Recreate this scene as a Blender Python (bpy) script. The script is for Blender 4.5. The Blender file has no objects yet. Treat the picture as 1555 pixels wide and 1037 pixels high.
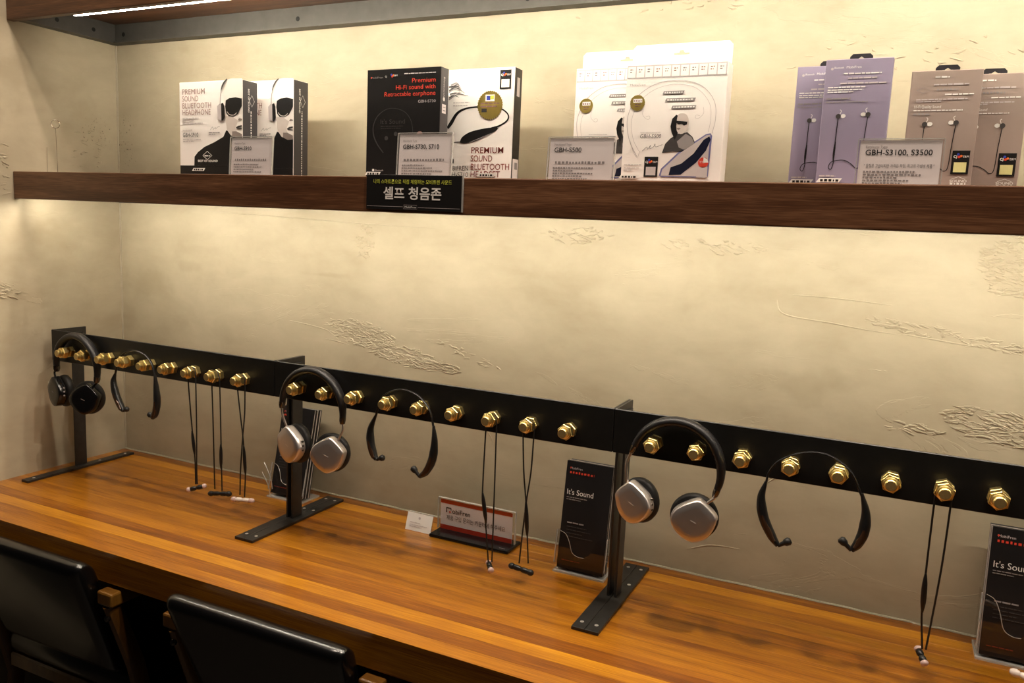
import bpy, bmesh, math, random
from mathutils import Vector, Matrix
random.seed(7)
S = bpy.context.scene
COL = S.collection
T = 0.75                                   # height of the worktop above the floor

# ------------------------------------------------------------------ camera
cam = bpy.data.cameras.new('camera'); cam_o = bpy.data.objects.new('camera', cam); COL.objects.link(cam_o)
cam.sensor_fit = 'HORIZONTAL'; cam.sensor_width = 36.0; cam.lens = 1222.95/1555*36; cam.clip_start = 0.02
rt = Vector((0.90061, 0.43248, 0.04314)); up = Vector((-0.09871, 0.10688, 0.98936)); fw = Vector((-0.42327, 0.89529, -0.13895))
M3 = Matrix((rt, up, -fw)).transposed()
cam_o.matrix_world = Matrix.Translation((1.923, -1.5388, 0.6634+T)) @ M3.to_4x4()
S.camera = cam_o

# ------------------------------------------------------------------ world, room lights, exposure
w = bpy.data.worlds.new('world'); S.world = w; w.use_nodes = True
bg = w.node_tree.nodes['Background']; bg.inputs[0].default_value = (1.0, 0.86, 0.70, 1); bg.inputs[1].default_value = 0.008
def area(name, loc, size, size_y, power, col, rot=(0, 0, 0)):
    l = bpy.data.lights.new(name, 'AREA'); l.shape = 'RECTANGLE'; l.size = size; l.size_y = size_y; l.energy = power; l.color = col
    o = bpy.data.objects.new(name, l); COL.objects.link(o); o.location = loc; o.rotation_euler = rot; return o
for lx, ly, pw in ((0.55, -0.82, 10), (2.45, -0.82, 11), (1.05, -0.60, 12), (1.95, -0.60, 16)):     # ceiling downlights in front of the shelves
    area('ceiling_downlight', (lx, ly, 2.80), 0.07, 0.07, pw, (1.0, 0.83, 0.67))
S.view_settings.view_transform = 'Standard'; S.view_settings.look = 'None'
S.view_settings.exposure = 0.0; S.view_settings.gamma = 1.0; S.view_settings.use_curve_mapping = False
LED_STRENGTH = 118.0
LED_COLOR = (0.97, 0.885, 0.71, 1)

# ------------------------------------------------------------------ materials
MATS = {}
def nodes(m):
    nt = m.node_tree; return nt, nt.nodes, nt.links
def mat(name, col, rough=0.5, metal=0.0, bump=0.0, scale=80.0, vary=0.06, coat=0.0, spec=0.5, trans=0.0, ior=1.45):
    if name in MATS: return MATS[name]
    m = bpy.data.materials.new(name); m.use_nodes = True; nt, N, L = nodes(m); b = N['Principled BSDF']
    b.inputs['Roughness'].default_value = rough; b.inputs['Metallic'].default_value = metal
    b.inputs['Coat Weight'].default_value = coat; b.inputs['Coat Roughness'].default_value = 0.12
    b.inputs['Specular IOR Level'].default_value = spec; b.inputs['Transmission Weight'].default_value = trans; b.inputs['IOR'].default_value = ior
    tc = N.new('ShaderNodeTexCoord'); nz = N.new('ShaderNodeTexNoise'); nz.inputs['Scale'].default_value = scale; nz.inputs['Detail'].default_value = 4
    L.new(tc.outputs['Object'], nz.inputs['Vector'])
    mx = N.new('ShaderNodeMix'); mx.data_type = 'RGBA'
    c = Vector(col)
    mx.inputs['A'].default_value = (*(c*(1-vary)), 1); mx.inputs['B'].default_value = (*[min(1, k) for k in c*(1+vary)], 1)
    L.new(nz.outputs['Fac'], mx.inputs['Factor']); L.new(mx.outputs['Result'], b.inputs['Base Color'])
    if bump:
        bp = N.new('ShaderNodeBump'); bp.inputs['Strength'].default_value = bump; bp.inputs['Distance'].default_value = 0.002
        L.new(nz.outputs['Fac'], bp.inputs['Height']); L.new(bp.outputs['Normal'], b.inputs['Normal'])
    MATS[name] = m; return m

def glass(name, col=(1, 1, 1), rough=0.03, alpha=0.16):
    """clear acrylic: mostly see-through sheet with a glossy skin"""
    if name in MATS: return MATS[name]
    m = bpy.data.materials.new(name); m.use_nodes = True; nt, N, L = nodes(m); N.remove(N['Principled BSDF']); out = N['Material Output']
    tr = N.new('ShaderNodeBsdfTransparent'); tr.inputs[0].default_value = (0.985*col[0], 0.985*col[1], 0.985*col[2], 1)
    gl = N.new('ShaderNodeBsdfGlossy'); gl.inputs['Roughness'].default_value = rough
    lw = N.new('ShaderNodeLayerWeight'); lw.inputs['Blend'].default_value = 0.5
    pw = N.new('ShaderNodeMath'); pw.operation = 'POWER'; pw.inputs[1].default_value = 4.0; L.new(lw.outputs['Facing'], pw.inputs[0])
    add = N.new('ShaderNodeMath'); add.operation = 'MULTIPLY_ADD'; add.use_clamp = True; add.inputs[1].default_value = 0.6; add.inputs[2].default_value = alpha*0.25; L.new(pw.outputs[0], add.inputs[0])
    mx = N.new('ShaderNodeMixShader'); L.new(add.outputs[0], mx.inputs[0]); L.new(tr.outputs[0], mx.inputs[1]); L.new(gl.outputs[0], mx.inputs[2])
    if alpha > 1:
        df = N.new('ShaderNodeBsdfDiffuse'); df.inputs[0].default_value = (0.8, 0.78, 0.75, 1); m2 = N.new('ShaderNodeMixShader'); m2.inputs[0].default_value = 0.30
        L.new(mx.outputs[0], m2.inputs[1]); L.new(df.outputs[0], m2.inputs[2]); mx = m2
    L.new(mx.outputs[0], out.inputs['Surface']); MATS[name] = m; return m

def emis(name, col, strength):
    m = bpy.data.materials.new(name); m.use_nodes = True; nt, N, L = nodes(m); b = N['Principled BSDF']
    b.inputs['Base Color'].default_value = (0.9, 0.9, 0.9, 1); b.inputs['Emission Color'].default_value = col; b.inputs['Emission Strength'].default_value = strength
    MATS[name] = m; return m

def wood(name, cols, rough=0.3, coat=0.3, streak=(1.2, 26, 26), vary=1.0, fine=0.35, gain=1.0):
    """long-grain wood: streaks run along x, each piece takes its own tone"""
    m = bpy.data.materials.new(name); m.use_nodes = True; nt, N, L = nodes(m); b = N['Principled BSDF']
    tc = N.new('ShaderNodeTexCoord'); oi = N.new('ShaderNodeObjectInfo')
    off = N.new('ShaderNodeVectorMath'); off.operation = 'SCALE'; off.inputs[0].default_value = (31.7, 17.3, 23.9); L.new(oi.outputs['Random'], off.inputs['Scale'])
    ad = N.new('ShaderNodeVectorMath'); ad.operation = 'ADD'; L.new(tc.outputs['Object'], ad.inputs[0]); L.new(off.outputs[0], ad.inputs[1])
    mp = N.new('ShaderNodeMapping'); mp.inputs['Scale'].default_value = streak; L.new(ad.outputs[0], mp.inputs['Vector'])
    n1 = N.new('ShaderNodeTexNoise'); n1.inputs['Scale'].default_value = 1.0; n1.inputs['Detail'].default_value = 6; n1.inputs['Roughness'].default_value = 0.6; n1.inputs['Distortion'].default_value = 0.6
    L.new(mp.outputs[0], n1.inputs['Vector'])
    mp2 = N.new('ShaderNodeMapping'); mp2.inputs['Scale'].default_value = (streak[0]*9, streak[1]*14, streak[2]*14); L.new(ad.outputs[0], mp2.inputs['Vector'])
    n2 = N.new('ShaderNodeTexNoise'); n2.inputs['Scale'].default_value = 1.0; n2.inputs['Detail'].default_value = 3; L.new(mp2.outputs[0], n2.inputs['Vector'])
    a = N.new('ShaderNodeMath'); a.operation = 'MULTIPLY_ADD'; a.inputs[1].default_value = vary*0.42; L.new(oi.outputs['Random'], a.inputs[0]); 
    s1 = N.new('ShaderNodeMath'); s1.operation = 'MULTIPLY'; s1.inputs[1].default_value = 1.0; L.new(n1.outputs['Fac'], s1.inputs[0])
    L.new(s1.outputs[0], a.inputs[2])
    a2 = N.new('ShaderNodeMath'); a2.operation = 'MULTIPLY_ADD'; a2.inputs[1].default_value = fine; L.new(n2.outputs['Fac'], a2.inputs[0]); L.new(a.outputs[0], a2.inputs[2])
    gn = N.new('ShaderNodeMath'); gn.operation = 'MULTIPLY'; gn.inputs[1].default_value = gain; L.new(a2.outputs[0], gn.inputs[0])
    cr = N.new('ShaderNodeValToRGB'); L.new(gn.outputs[0], cr.inputs[0])
    el = cr.color_ramp.elements; ps = [0.34+0.62*i/(len(cols)-1) for i in range(len(cols))]
    el[0].position = ps[0]; el[0].color = (*cols[0], 1); el[1].position = ps[-1]; el[1].color = (*cols[-1], 1)
    for p, c in list(zip(ps, cols))[1:-1]:
        e = el.new(p); e.color = (*c, 1)
    L.new(cr.outputs[0], b.inputs['Base Color'])
    b.inputs['Roughness'].default_value = rough; b.inputs['Coat Weight'].default_value = coat; b.inputs['Coat Roughness'].default_value = 0.09
    bp = N.new('ShaderNodeBump'); bp.inputs['Strength'].default_value = 0.12; bp.inputs['Distance'].default_value = 0.001; L.new(n2.outputs['Fac'], bp.inputs['Height']); L.new(bp.outputs[0], b.inputs['Normal'])
    MATS[name] = m; return m

def plaster(name, stains, specks):
    """trowelled cement plaster: broad tonal clouds, trowel scars, soft stains and speckled zones (x, y, z, rx, rz)"""
    m = bpy.data.materials.new(name); m.use_nodes = True; nt, N, L = nodes(m); b = N['Principled BSDF']
    tc = N.new('ShaderNodeTexCoord'); P = tc.outputs['Object']
    def noise(scale, detail=5, rough=0.55, dist=0.0, stretch=None):
        n = N.new('ShaderNodeTexNoise'); n.inputs['Scale'].default_value = scale; n.inputs['Detail'].default_value = detail; n.inputs['Roughness'].default_value = rough; n.inputs['Distortion'].default_value = dist
        if stretch:
            mp = N.new('ShaderNodeMapping'); mp.inputs['Scale'].default_value = stretch; L.new(P, mp.inputs[0]); L.new(mp.outputs[0], n.inputs['Vector'])
        else: L.new(P, n.inputs['Vector'])
        return n.outputs['Fac']
    def math_(op, a, bb, clamp=False):
        n = N.new('ShaderNodeMath'); n.operation = op; n.use_clamp = clamp
        for i, v in enumerate((a, bb)):
            if isinstance(v, (int, float)): n.inputs[i].default_value = v
            else: L.new(v, n.inputs[i])
        return n.outputs[0]
    def remap(v, a0, a1, b0=0.0, b1=1.0):
        n = N.new('ShaderNodeMapRange'); n.interpolation_type = 'SMOOTHSTEP'; n.inputs[1].default_value = a0; n.inputs[2].default_value = a1; n.inputs[3].default_value = b0; n.inputs[4].default_value = b1
        L.new(v, n.inputs[0]); return n.outputs[0]
    warp = noise(14, 4)
    def blob(x, y, z, rx, rz, edge=0.7):
        s = N.new('ShaderNodeVectorMath'); s.operation = 'SUBTRACT'; L.new(P, s.inputs[0]); s.inputs[1].default_value = (x, y, z)
        d = N.new('ShaderNodeVectorMath'); d.operation = 'DIVIDE'; L.new(s.outputs[0], d.inputs[0]); d.inputs[1].default_value = (rx, rx, rz)
        l = N.new('ShaderNodeVectorMath'); l.operation = 'LENGTH'; L.new(d.outputs[0], l.inputs[0])
        wv = math_('MULTIPLY', math_('SUBTRACT', warp, 0.5), 2.2)
        return remap(math_('ADD', l.outputs['Value'], wv), 1.0, 1.0-edge)
    def union(lst):
        r = None
        for q in lst:
            v = blob(*q); r = v if r is None else math_('MAXIMUM', r, v)
        return r
    sm = union(stains); km = union(specks)
    cloud = noise(2.3, 6, 0.6, 0.5); cloud2 = noise(7.0, 5, 0.6, 0.3, (1, 1, 2.2)); trow = noise(3.0, 6, 0.62, 1.2, (1.0, 1.0, 3.5))
    cr = N.new('ShaderNodeValToRGB'); v = math_('ADD', math_('MULTIPLY', cloud, 0.6), math_('MULTIPLY', cloud2, 0.4)); L.new(v, cr.inputs[0])
    cr.color_ramp.elements[0].position = 0.34; cr.color_ramp.elements[0].color = (0.345, 0.290, 0.200, 1)
    cr.color_ramp.elements[1].position = 0.66; cr.color_ramp.elements[1].color = (0.485, 0.425, 0.312, 1)
    mx = N.new('ShaderNodeMix'); mx.data_type = 'RGBA'; mx.inputs['B'].default_value = (0.25, 0.20, 0.12, 1)
    L.new(cr.outputs[0], mx.inputs['A']); L.new(math_('MULTIPLY', sm, 0.22), mx.inputs['Factor'])
    spk = math_('MULTIPLY', km, remap(noise(160, 2), 0.62, 0.70)); mk = N.new('ShaderNodeMix'); mk.data_type = 'RGBA'; mk.inputs['B'].default_value = (0.06, 0.05, 0.035, 1)
    L.new(mx.outputs['Result'], mk.inputs['A']); L.new(spk, mk.inputs['Factor'])
    L.new(mk.outputs['Result'], b.inputs['Base Color'])
    # sparse long trowel ridges
    rid = math_('MULTIPLY', remap(trow, 0.60, 0.615), 0.25)
    h = rid
    h = math_('ADD', h, math_('MULTIPLY', noise(300, 3), 0.035)); h = math_('ADD', h, math_('MULTIPLY', cloud2, 0.5))
    bp = N.new('ShaderNodeBump'); bp.inputs['Strength'].default_value = 0.85; bp.inputs['Distance'].default_value = 0.0011; L.new(h, bp.inputs['Height']); L.new(bp.outputs[0], b.inputs['Normal'])
    b.inputs['Roughness'].default_value = 0.55; b.inputs['Specular IOR Level'].default_value = 0.35
    MATS[name] = m; return m

# ------------------------------------------------------------------ mesh helpers
def box(bm, x0, x1, y0, y1, z0, z1, bev=0.0, seg=2):
    v = [bm.verts.new(p) for p in ((x0,y0,z0),(x1,y0,z0),(x1,y1,z0),(x0,y1,z0),(x0,y0,z1),(x1,y0,z1),(x1,y1,z1),(x0,y1,z1))]
    f = [bm.faces.new([v[i] for i in q]) for q in ((0,3,2,1),(4,5,6,7),(0,1,5,4),(1,2,6,5),(2,3,7,6),(3,0,4,7))]
    if bev:
        es = {e for q in f for e in q.edges}; bmesh.ops.bevel(bm, geom=list(es), offset=bev, segments=seg, profile=0.5, affect='EDGES')
    return v
def catmull(pts, n=8, closed=False):
    pts = [Vector(p) for p in pts]; out = []; m = len(pts)
    for i in range(m if closed else m-1):
        p1, p2 = pts[i], pts[(i+1) % m]
        p0 = pts[(i-1) % m] if closed or i > 0 else p1*2-p2
        p3 = pts[(i+2) % m] if closed or i+2 < m else p2*2-p1
        for k in range(n):
            t = k/n; out.append(0.5*((2*p1)+(p2-p0)*t+(2*p0-5*p1+4*p2-p3)*t*t+(3*p1-p0-3*p2+p3)*t**3))
    if not closed: out.append(pts[-1])
    return out
def lerp_list(vals, m):
    out = []
    for i in range(m):
        t = i/(m-1)*(len(vals)-1); k = min(int(t), len(vals)-2); out.append(vals[k]+(vals[k+1]-vals[k])*(t-k))
    return out
def tube(bm, pts, rad, n=10, flat=None, ref=(0, 1, 0), cap=True):
    """sweep; rad = in-plane radius (number or list), flat = radius along ref (number or list)"""
    pts = [Vector(p) for p in pts]; m = len(pts)
    ra = [rad]*m if isinstance(rad, (int, float)) else lerp_list(rad, m)
    rb = ra if flat is None else ([flat]*m if isinstance(flat, (int, float)) else lerp_list(flat, m))
    rings = []; ref = Vector(ref)
    for i, p in enumerate(pts):
        t = (pts[min(i+1, m-1)]-pts[max(i-1, 0)]).normalized(); r = ref - t*ref.dot(t)
        if r.length < 1e-3: r = Vector((1, 0, 0)) - t*t.x
        r.normalize(); s = t.cross(r)
        rings.append([bm.verts.new(p + s*(ra[i]*math.cos(2*math.pi*k/n)) + r*(rb[i]*math.sin(2*math.pi*k/n))) for k in range(n)])
    for a, b in zip(rings, rings[1:]):
        for k in range(n): bm.faces.new((a[k], a[(k+1) % n], b[(k+1) % n], b[k]))
    if cap: bm.faces.new(rings[0][::-1]); bm.faces.new(rings[-1])
def rings_mesh(bm, rings, cap=True):
    R = [[bm.verts.new(p) for p in r] for r in rings]; n = len(R[0])
    for a, b in zip(R, R[1:]):
        for k in range(n): bm.faces.new((a[k], a[(k+1) % n], b[(k+1) % n], b[k]))
    if cap: bm.faces.new(R[0][::-1]); bm.faces.new(R[-1])
def lathe_y(bm, cx, cz, prof, n=20):
    """solid of revolution about the y axis; prof = [(y, r)]"""
    rings_mesh(bm, [[Vector((cx+r*math.cos(2*math.pi*k/n), y, cz+r*math.sin(2*math.pi*k/n))) for k in range(n)] for y, r in prof])
def lathe_axis(bm, o, d, prof, n=14):
    d = Vector(d).normalized(); o = Vector(o); a = d.orthogonal().normalized(); b = d.cross(a)
    rings_mesh(bm, [[o+d*s+a*(r*math.cos(2*math.pi*k/n))+b*(r*math.sin(2*math.pi*k/n)) for k in range(n)] for s, r in prof])
def poly(bm, pts):
    bm.faces.new([bm.verts.new(p) for p in pts])
def obj(name, bm, m, parent=None, loc=None, smooth=False, angle=35):
    """link one mesh; parent = a thing (Empty or mesh): the mesh is moved into its frame"""
    bmesh.ops.recalc_face_normals(bm, faces=bm.faces) if smooth is not None else None
    if loc is not None: bmesh.ops.translate(bm, verts=bm.verts, vec=-Vector(loc))
    elif parent is not None:
        o = parent; off = Vector((0, 0, 0))
        while o: off += o.location; o = o.parent
        bmesh.ops.translate(bm, verts=bm.verts, vec=-off)
    me = bpy.data.meshes.new(name); bm.to_mesh(me); bm.free(); me.materials.append(m if not isinstance(m, str) else MATS[m])
    if smooth:
        me.polygons.foreach_set('use_smooth', [True]*len(me.polygons)); me.set_sharp_from_angle(angle=math.radians(angle))
    o = bpy.data.objects.new(name, me); COL.objects.link(o)
    if loc is not None: o.location = loc
    if parent is not None: o.parent = parent
    return o
def mk(fn):
    bm = bmesh.new(); fn(bm); return bm
def tag(o, label, cat, group=None):
    o['label'] = label; o['category'] = cat
    if group: o['group'] = group
    return o
def thing(name, label, cat, loc, group=None):
    o = bpy.data.objects.new(name, None); o.empty_display_size = 0.02; COL.objects.link(o); o.location = loc
    return tag(o, label, cat, group)
def struct(o): o['kind'] = 'structure'; return o
def copy_tree(o, parent=None):
    c = o.copy(); COL.objects.link(c); c.parent = parent
    for ch in list(o.children): copy_tree(ch, c)
    return c

# flat print: everything below lies on a face given by origin o, right u, up v, normal n
class Face:
    def __init__(s, parent, o, u, v):
        s.p = parent; s.o = Vector(o); s.u = Vector(u).normalized(); s.v = Vector(v).normalized(); s.n = s.u.cross(s.v); s.k = 0
    def P(s, a, b, lift): return s.o + s.u*a + s.v*b + s.n*lift
    def lift(s, layer): return 0.0004 + 0.00022*layer
    def area(s, name, pts, m, layer=0, curve=0):
        if curve: pts = [(q.x, q.y) for q in catmull([(a, b, 0) for a, b in pts], curve, True)]
        bm = bmesh.new(); poly(bm, [s.P(a, b, s.lift(layer)) for a, b in pts])
        return obj(name, bm, m, s.p, smooth=None)
    def rect(s, name, a0, b0, a1, b1, m, layer=0): return s.area(name, [(a0, b0), (a1, b0), (a1, b1), (a0, b1)], m, layer)
    def disc(s, name, a, b, r, m, layer=0, n=24, teeth=0.0, ry=None):
        ry = ry or r
        return s.area(name, [(a+r*(1-teeth*(k % 2))*math.cos(2*math.pi*k/n), b+ry*(1-teeth*(k % 2))*math.sin(2*math.pi*k/n)) for k in range(n)], m, layer)
    def stroke(s, name, pts, wd, m, layer=0, smooth=6):
        q = catmull([(a, b, 0) for a, b in pts], smooth) if smooth else [Vector((a, b, 0)) for a, b in pts]
        ws = [wd]*len(q) if isinstance(wd, (int, float)) else lerp_list(wd, len(q)); bm = bmesh.new(); L_ = []
        for i, p in enumerate(q):
            t = (q[min(i+1, len(q)-1)]-q[max(i-1, 0)]).normalized(); nn = Vector((-t.y, t.x, 0))*ws[i]*0.5
            L_.append((bm.verts.new(s.P(*(p+nn).xy, s.lift(layer))), bm.verts.new(s.P(*(p-nn).xy, s.lift(layer)))))
        for a, b in zip(L_, L_[1:]): bm.faces.new((a[1], b[1], b[0], a[0]))
        return obj(name, bm, m, s.p, smooth=None)
    def dashes(s, name, a0, a1, rows, h, m, layer=0, seed=1, mn=2.0, mx=5.0):
        """a block of print too small to read: rows = [(baseline, end fraction)]"""
        rnd = random.Random(seed); bm = bmesh.new()
        for b, fr in rows:
            x = a0; e = a0+(a1-a0)*fr
            while x < e:
                wd = min(h*rnd.uniform(mn, mx), e-x); hh = h*rnd.uniform(0.75, 1.0)
                poly(bm, [s.P(x, b, s.lift(layer)), s.P(x+wd, b, s.lift(layer)), s.P(x+wd, b+hh, s.lift(layer)), s.P(x, b+hh, s.lift(layer))]); x += wd+h*0.55
        return obj(name, bm, m, s.p, smooth=None)
    def text(s, name, body, a, b, size, m, layer=1, align='LEFT', sx=1.0, bold=0.0, width=None, shear=0.0, rot=0.0):
        cu = bpy.data.curves.new('t', 'FONT'); cu.body = body; cu.size = 1.0; cu.align_x = align; cu.resolution_u = 3; cu.offset = bold; cu.shear = shear
        to = bpy.data.objects.new('t', cu); COL.objects.link(to); dg = bpy.context.evaluated_depsgraph_get()
        me = bpy.data.meshes.new_from_object(to.evaluated_get(dg)); bpy.data.objects.remove(to); bpy.data.curves.remove(cu)
        if len(me.vertices) and width:
            xs = [v.co.x for v in me.vertices]; sx = width/((max(xs)-min(xs))*size)
        off = Vector((0, 0, 0)); o = s.p
        while o: off += o.location; o = o.parent
        cs, sn = math.cos(rot), math.sin(rot)
        for v in me.vertices:
            x, y = v.co.x*size*sx, v.co.y*size
            v.co = s.P(a+x*cs-y*sn, b+x*sn+y*cs, s.lift(layer)) - off
        me.materials.clear(); me.materials.append(MATS[m] if isinstance(m, str) else m); me.name = name
        ob = bpy.data.objects.new(name, me); COL.objects.link(ob); ob.parent = s.p; return ob

# ------------------------------------------------------------------ palette
mat('black_steel', (0.013, 0.0125, 0.012), 0.38, 0.3, 0.08, 60, 0.25)
mat('dark_steel', (0.050, 0.047, 0.044), 0.38, 0.65, 0.08, 70, 0.22)
mat('grey_steel', (0.080, 0.074, 0.066), 0.5, 0.3, 0.05, 40, 0.25)
mat('brass', (0.86, 0.67, 0.27), 0.36, 1.0, 0.02, 200, 0.08)
mat('brass_end', (0.52, 0.40, 0.17), 0.5, 0.75, 0.02, 300, 0.2)
mat('screw_metal', (0.75, 0.73, 0.70), 0.3, 0.8, 0.0, 300)
mat('leather', (0.0015, 0.0014, 0.0017), 0.27, 0.0, 0.03, 420, 0.15, coat=0.35, spec=0.8)
mat('band_leather', (0.013, 0.0125, 0.0135), 0.40, 0.0, 0.2, 500, 0.15)
mat('pad_black', (0.008, 0.008, 0.008), 0.55, 0.0, 0.2, 400, 0.15)
mat('aluminium', (0.64, 0.60, 0.585), 0.36, 0.85, 0.02, 700, 0.04)
mat('alu_rod', (0.62, 0.56, 0.50), 0.3, 0.9, 0.0, 300)
mat('dark_chrome', (0.11, 0.095, 0.08), 0.22, 0.9, 0.0, 200)
mat('gloss_black', (0.005, 0.005, 0.0055), 0.20, 0.0, 0.0, 100, 0.1)
mat('satin_black', (0.009, 0.009, 0.0095), 0.36, 0.0, 0.0, 200, 0.1)
mat('rubber', (0.010, 0.010, 0.010), 0.5, 0.0, 0.0, 300, 0.1)
mat('tip_pink', (0.62, 0.45, 0.42), 0.4, 0.0, 0.0, 300, 0.05)
mat('tip_white', (0.75, 0.66, 0.60), 0.4, 0.0, 0.0, 300, 0.05)
mat('bronze_plate', (0.060, 0.030, 0.016), 0.25, 0.3, 0.0, 200)
mat('white_print', (0.80, 0.77, 0.74), 0.5, 0.0, 0.0, 60, 0.02)
mat('box_white', (0.88, 0.82, 0.79), 0.38, 0.0, 0.0, 20, 0.03)
mat('card_white', (0.80, 0.735, 0.735), 0.5, 0.0, 0.0, 30, 0.02)
mat('print_black', (0.010, 0.009, 0.009), 0.4, 0.0, 0.0, 60, 0.1)
mat('print_dark', (0.05, 0.043, 0.042), 0.5, 0.0, 0.0, 60, 0.1)
mat('print_grey', (0.28, 0.25, 0.25), 0.5, 0.0, 0.0, 60, 0.1)
mat('print_pale', (0.52, 0.46, 0.46), 0.5, 0.0, 0.0, 60, 0.05)
mat('print_brown', (0.30, 0.16, 0.145), 0.5, 0.0, 0.0, 60, 0.1)
mat('print_red', (0.62, 0.05, 0.025), 0.5, 0.0, 0.0, 60, 0.05)
mat('print_darkred', (0.22, 0.032, 0.022), 0.5, 0.0, 0.0, 60, 0.1)
mat('sign_red', (0.46, 0.040, 0.018), 0.4, 0.0, 0.0, 60, 0.05)
mat('print_orange', (0.75, 0.18, 0.03), 0.5, 0.0, 0.0, 60, 0.05)
mat('print_blue', (0.04, 0.06, 0.42), 0.5, 0.0, 0.0, 60, 0.05)
mat('print_yellow', (0.62, 0.66, 0.08), 0.5, 0.0, 0.0, 60, 0.05)
mat('sticker_yellow', (0.70, 0.66, 0.30), 0.5, 0.0, 0.0, 60, 0.03)
mat('gold_foil', (0.52, 0.38, 0.10), 0.34, 0.7, 0.05, 120, 0.12)
mat('skin_print', (0.62, 0.54, 0.50), 0.5, 0.0, 0.0, 25, 0.12)
mat('skin_light', (0.82, 0.76, 0.72), 0.45, 0.0, 0.0, 25, 0.04)
mat('skin_shade', (0.24, 0.19, 0.17), 0.5, 0.0, 0.0, 25, 0.15)
mat('box_black', (0.011, 0.0095, 0.0095), 0.33, 0.0, 0.0, 40, 0.1)
mat('box_side', (0.055, 0.050, 0.052), 0.4, 0.0, 0.0, 40, 0.1)
mat('box_purple', (0.290, 0.245, 0.345), 0.36, 0.0, 0.0, 12, 0.10)
mat('box_rose', (0.335, 0.258, 0.228), 0.36, 0.0, 0.0, 12, 0.10)
mat('tab_black', (0.020, 0.018, 0.022), 0.35, 0.0, 0.0, 60, 0.1)
mat('window_blue', (0.16, 0.16, 0.34), 0.3, 0.0, 0.0, 60, 0.05)
mat('device_navy', (0.012, 0.014, 0.030), 0.25, 0.0, 0.0, 60, 0.1)
mat('paper_edge', (0.55, 0.50, 0.47), 0.6, 0.0, 0.3, 500, 0.25)
mat('brochure_black', (0.014, 0.013, 0.014), 0.30, 0.0, 0.0, 40, 0.1)
mat('caulk', (0.40, 0.35, 0.26), 0.5, 0.0, 0.2, 60, 0.1)
mat('dark_floor', (0.030, 0.024, 0.019), 0.5, 0.0, 0.1, 12, 0.3)
mat('screw_hole', (0.004, 0.004, 0.004), 0.8)
mat('wire_metal', (0.62, 0.55, 0.45), 0.25, 1.0)
glass('acrylic'); glass('acrylic_edge', (0.95, 0.95, 0.93), 0.12, 1.2)
emis('led', LED_COLOR, LED_STRENGTH); emis('led_upper', LED_COLOR, LED_STRENGTH*1.22)
wood('table_wood', [(0.080, 0.018, 0.0016), (0.20, 0.058, 0.003), (0.37, 0.138, 0.005), (0.54, 0.240, 0.010)], 0.30, 0.32, (1.6, 34, 34), 1.05, 0.85, 0.60)
wood('walnut', [(0.026, 0.009, 0.004), (0.105, 0.042, 0.018), (0.270, 0.128, 0.062)], 0.38, 0.1, (2.4, 34, 38), 0.15, 0.60, 0.82)
wood('chair_wood', [(0.07, 0.026, 0.004), (0.15, 0.062, 0.009), (0.25, 0.115, 0.016)], 0.35, 0.3, (14, 14, 3), 0.4, 0.3)

# ------------------------------------------------------------------ the setting
plaster('plaster_back',
    [(0.255, 0, 0.53+T, 0.05, 0.022), (0.09, 0, 0.47+T, 0.12, 0.05), (1.78, 0, 0.40+T, 0.10, 0.05), (0.70, 0, 0.535+T, 0.08, 0.008), (0.42, 0, 0.86+T, 0.16, 0.06)],
    [(0.03, 0, 0.85+T, 0.05, 0.09)])
plaster('plaster_left',
    [(0, -0.10, 0.86+T, 0.07, 0.10), (0, -0.17, 0.60+T, 0.10, 0.05), (0, -0.30, 0.95+T, 0.06, 0.08)], [(0, -0.07, 0.86+T, 0.06, 0.06)])
struct(obj('floor', mk(lambda b: box(b, -0.2, 3.4, -3.6, 0.12, -0.05, 0)), 'dark_floor'))
wall_back = struct(obj('wall_back', mk(lambda b: box(b, -0.12, 3.4, 0, 0.12, 0, 2.85)), 'plaster_back'))
wall_left = struct(obj('wall_left', mk(lambda b: box(b, -0.12, 0, -0.66, 0, 0, 2.85)), 'plaster_left'))
def flakes(wall, material, spots, seed, left=False):
    """torn plaster: small flattened crumbs and scabs standing proud of the wall; spots = (along, height, half length, half height, slope, count)"""
    q = random.Random(seed); bm = bmesh.new()
    for (cx, cz, rx, rz, sl, n) in spots:
        for _ in range(n):
            a, rr = q.uniform(0, 2*math.pi), math.sqrt(q.random()); x = cx+rx*rr*math.cos(a); z = cz+rz*rr*math.sin(a)+sl*(x-cx)
            lx, lz, ly = q.uniform(0.003, 0.012), q.uniform(0.0010, 0.0028), q.uniform(0.0008, 0.0022); th = q.uniform(-0.5, 0.35); m = 7; rings = []
            for d, k in ((-0.0004, 1.0), (ly*0.6, 0.86), (ly, 0.45)):
                ring = []
                for i in range(m):
                    b_ = 2*math.pi*i/m; e = 1+0.35*math.sin(3*b_+a*5); u, v = lx*k*e*math.cos(b_), lz*k*e*math.sin(b_)
                    px, pz = x+u*math.cos(th)-v*math.sin(th), z+u*math.sin(th)+v*math.cos(th)
                    ring.append(Vector((d, px, pz+T)) if left else Vector((px, -d, pz+T)))
                rings.append(ring)
            rings_mesh(bm, rings)
    o = obj('plaster_crumbs', bm, material, wall, smooth=True, angle=70); o['kind'] = 'stuff'; return o
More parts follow.
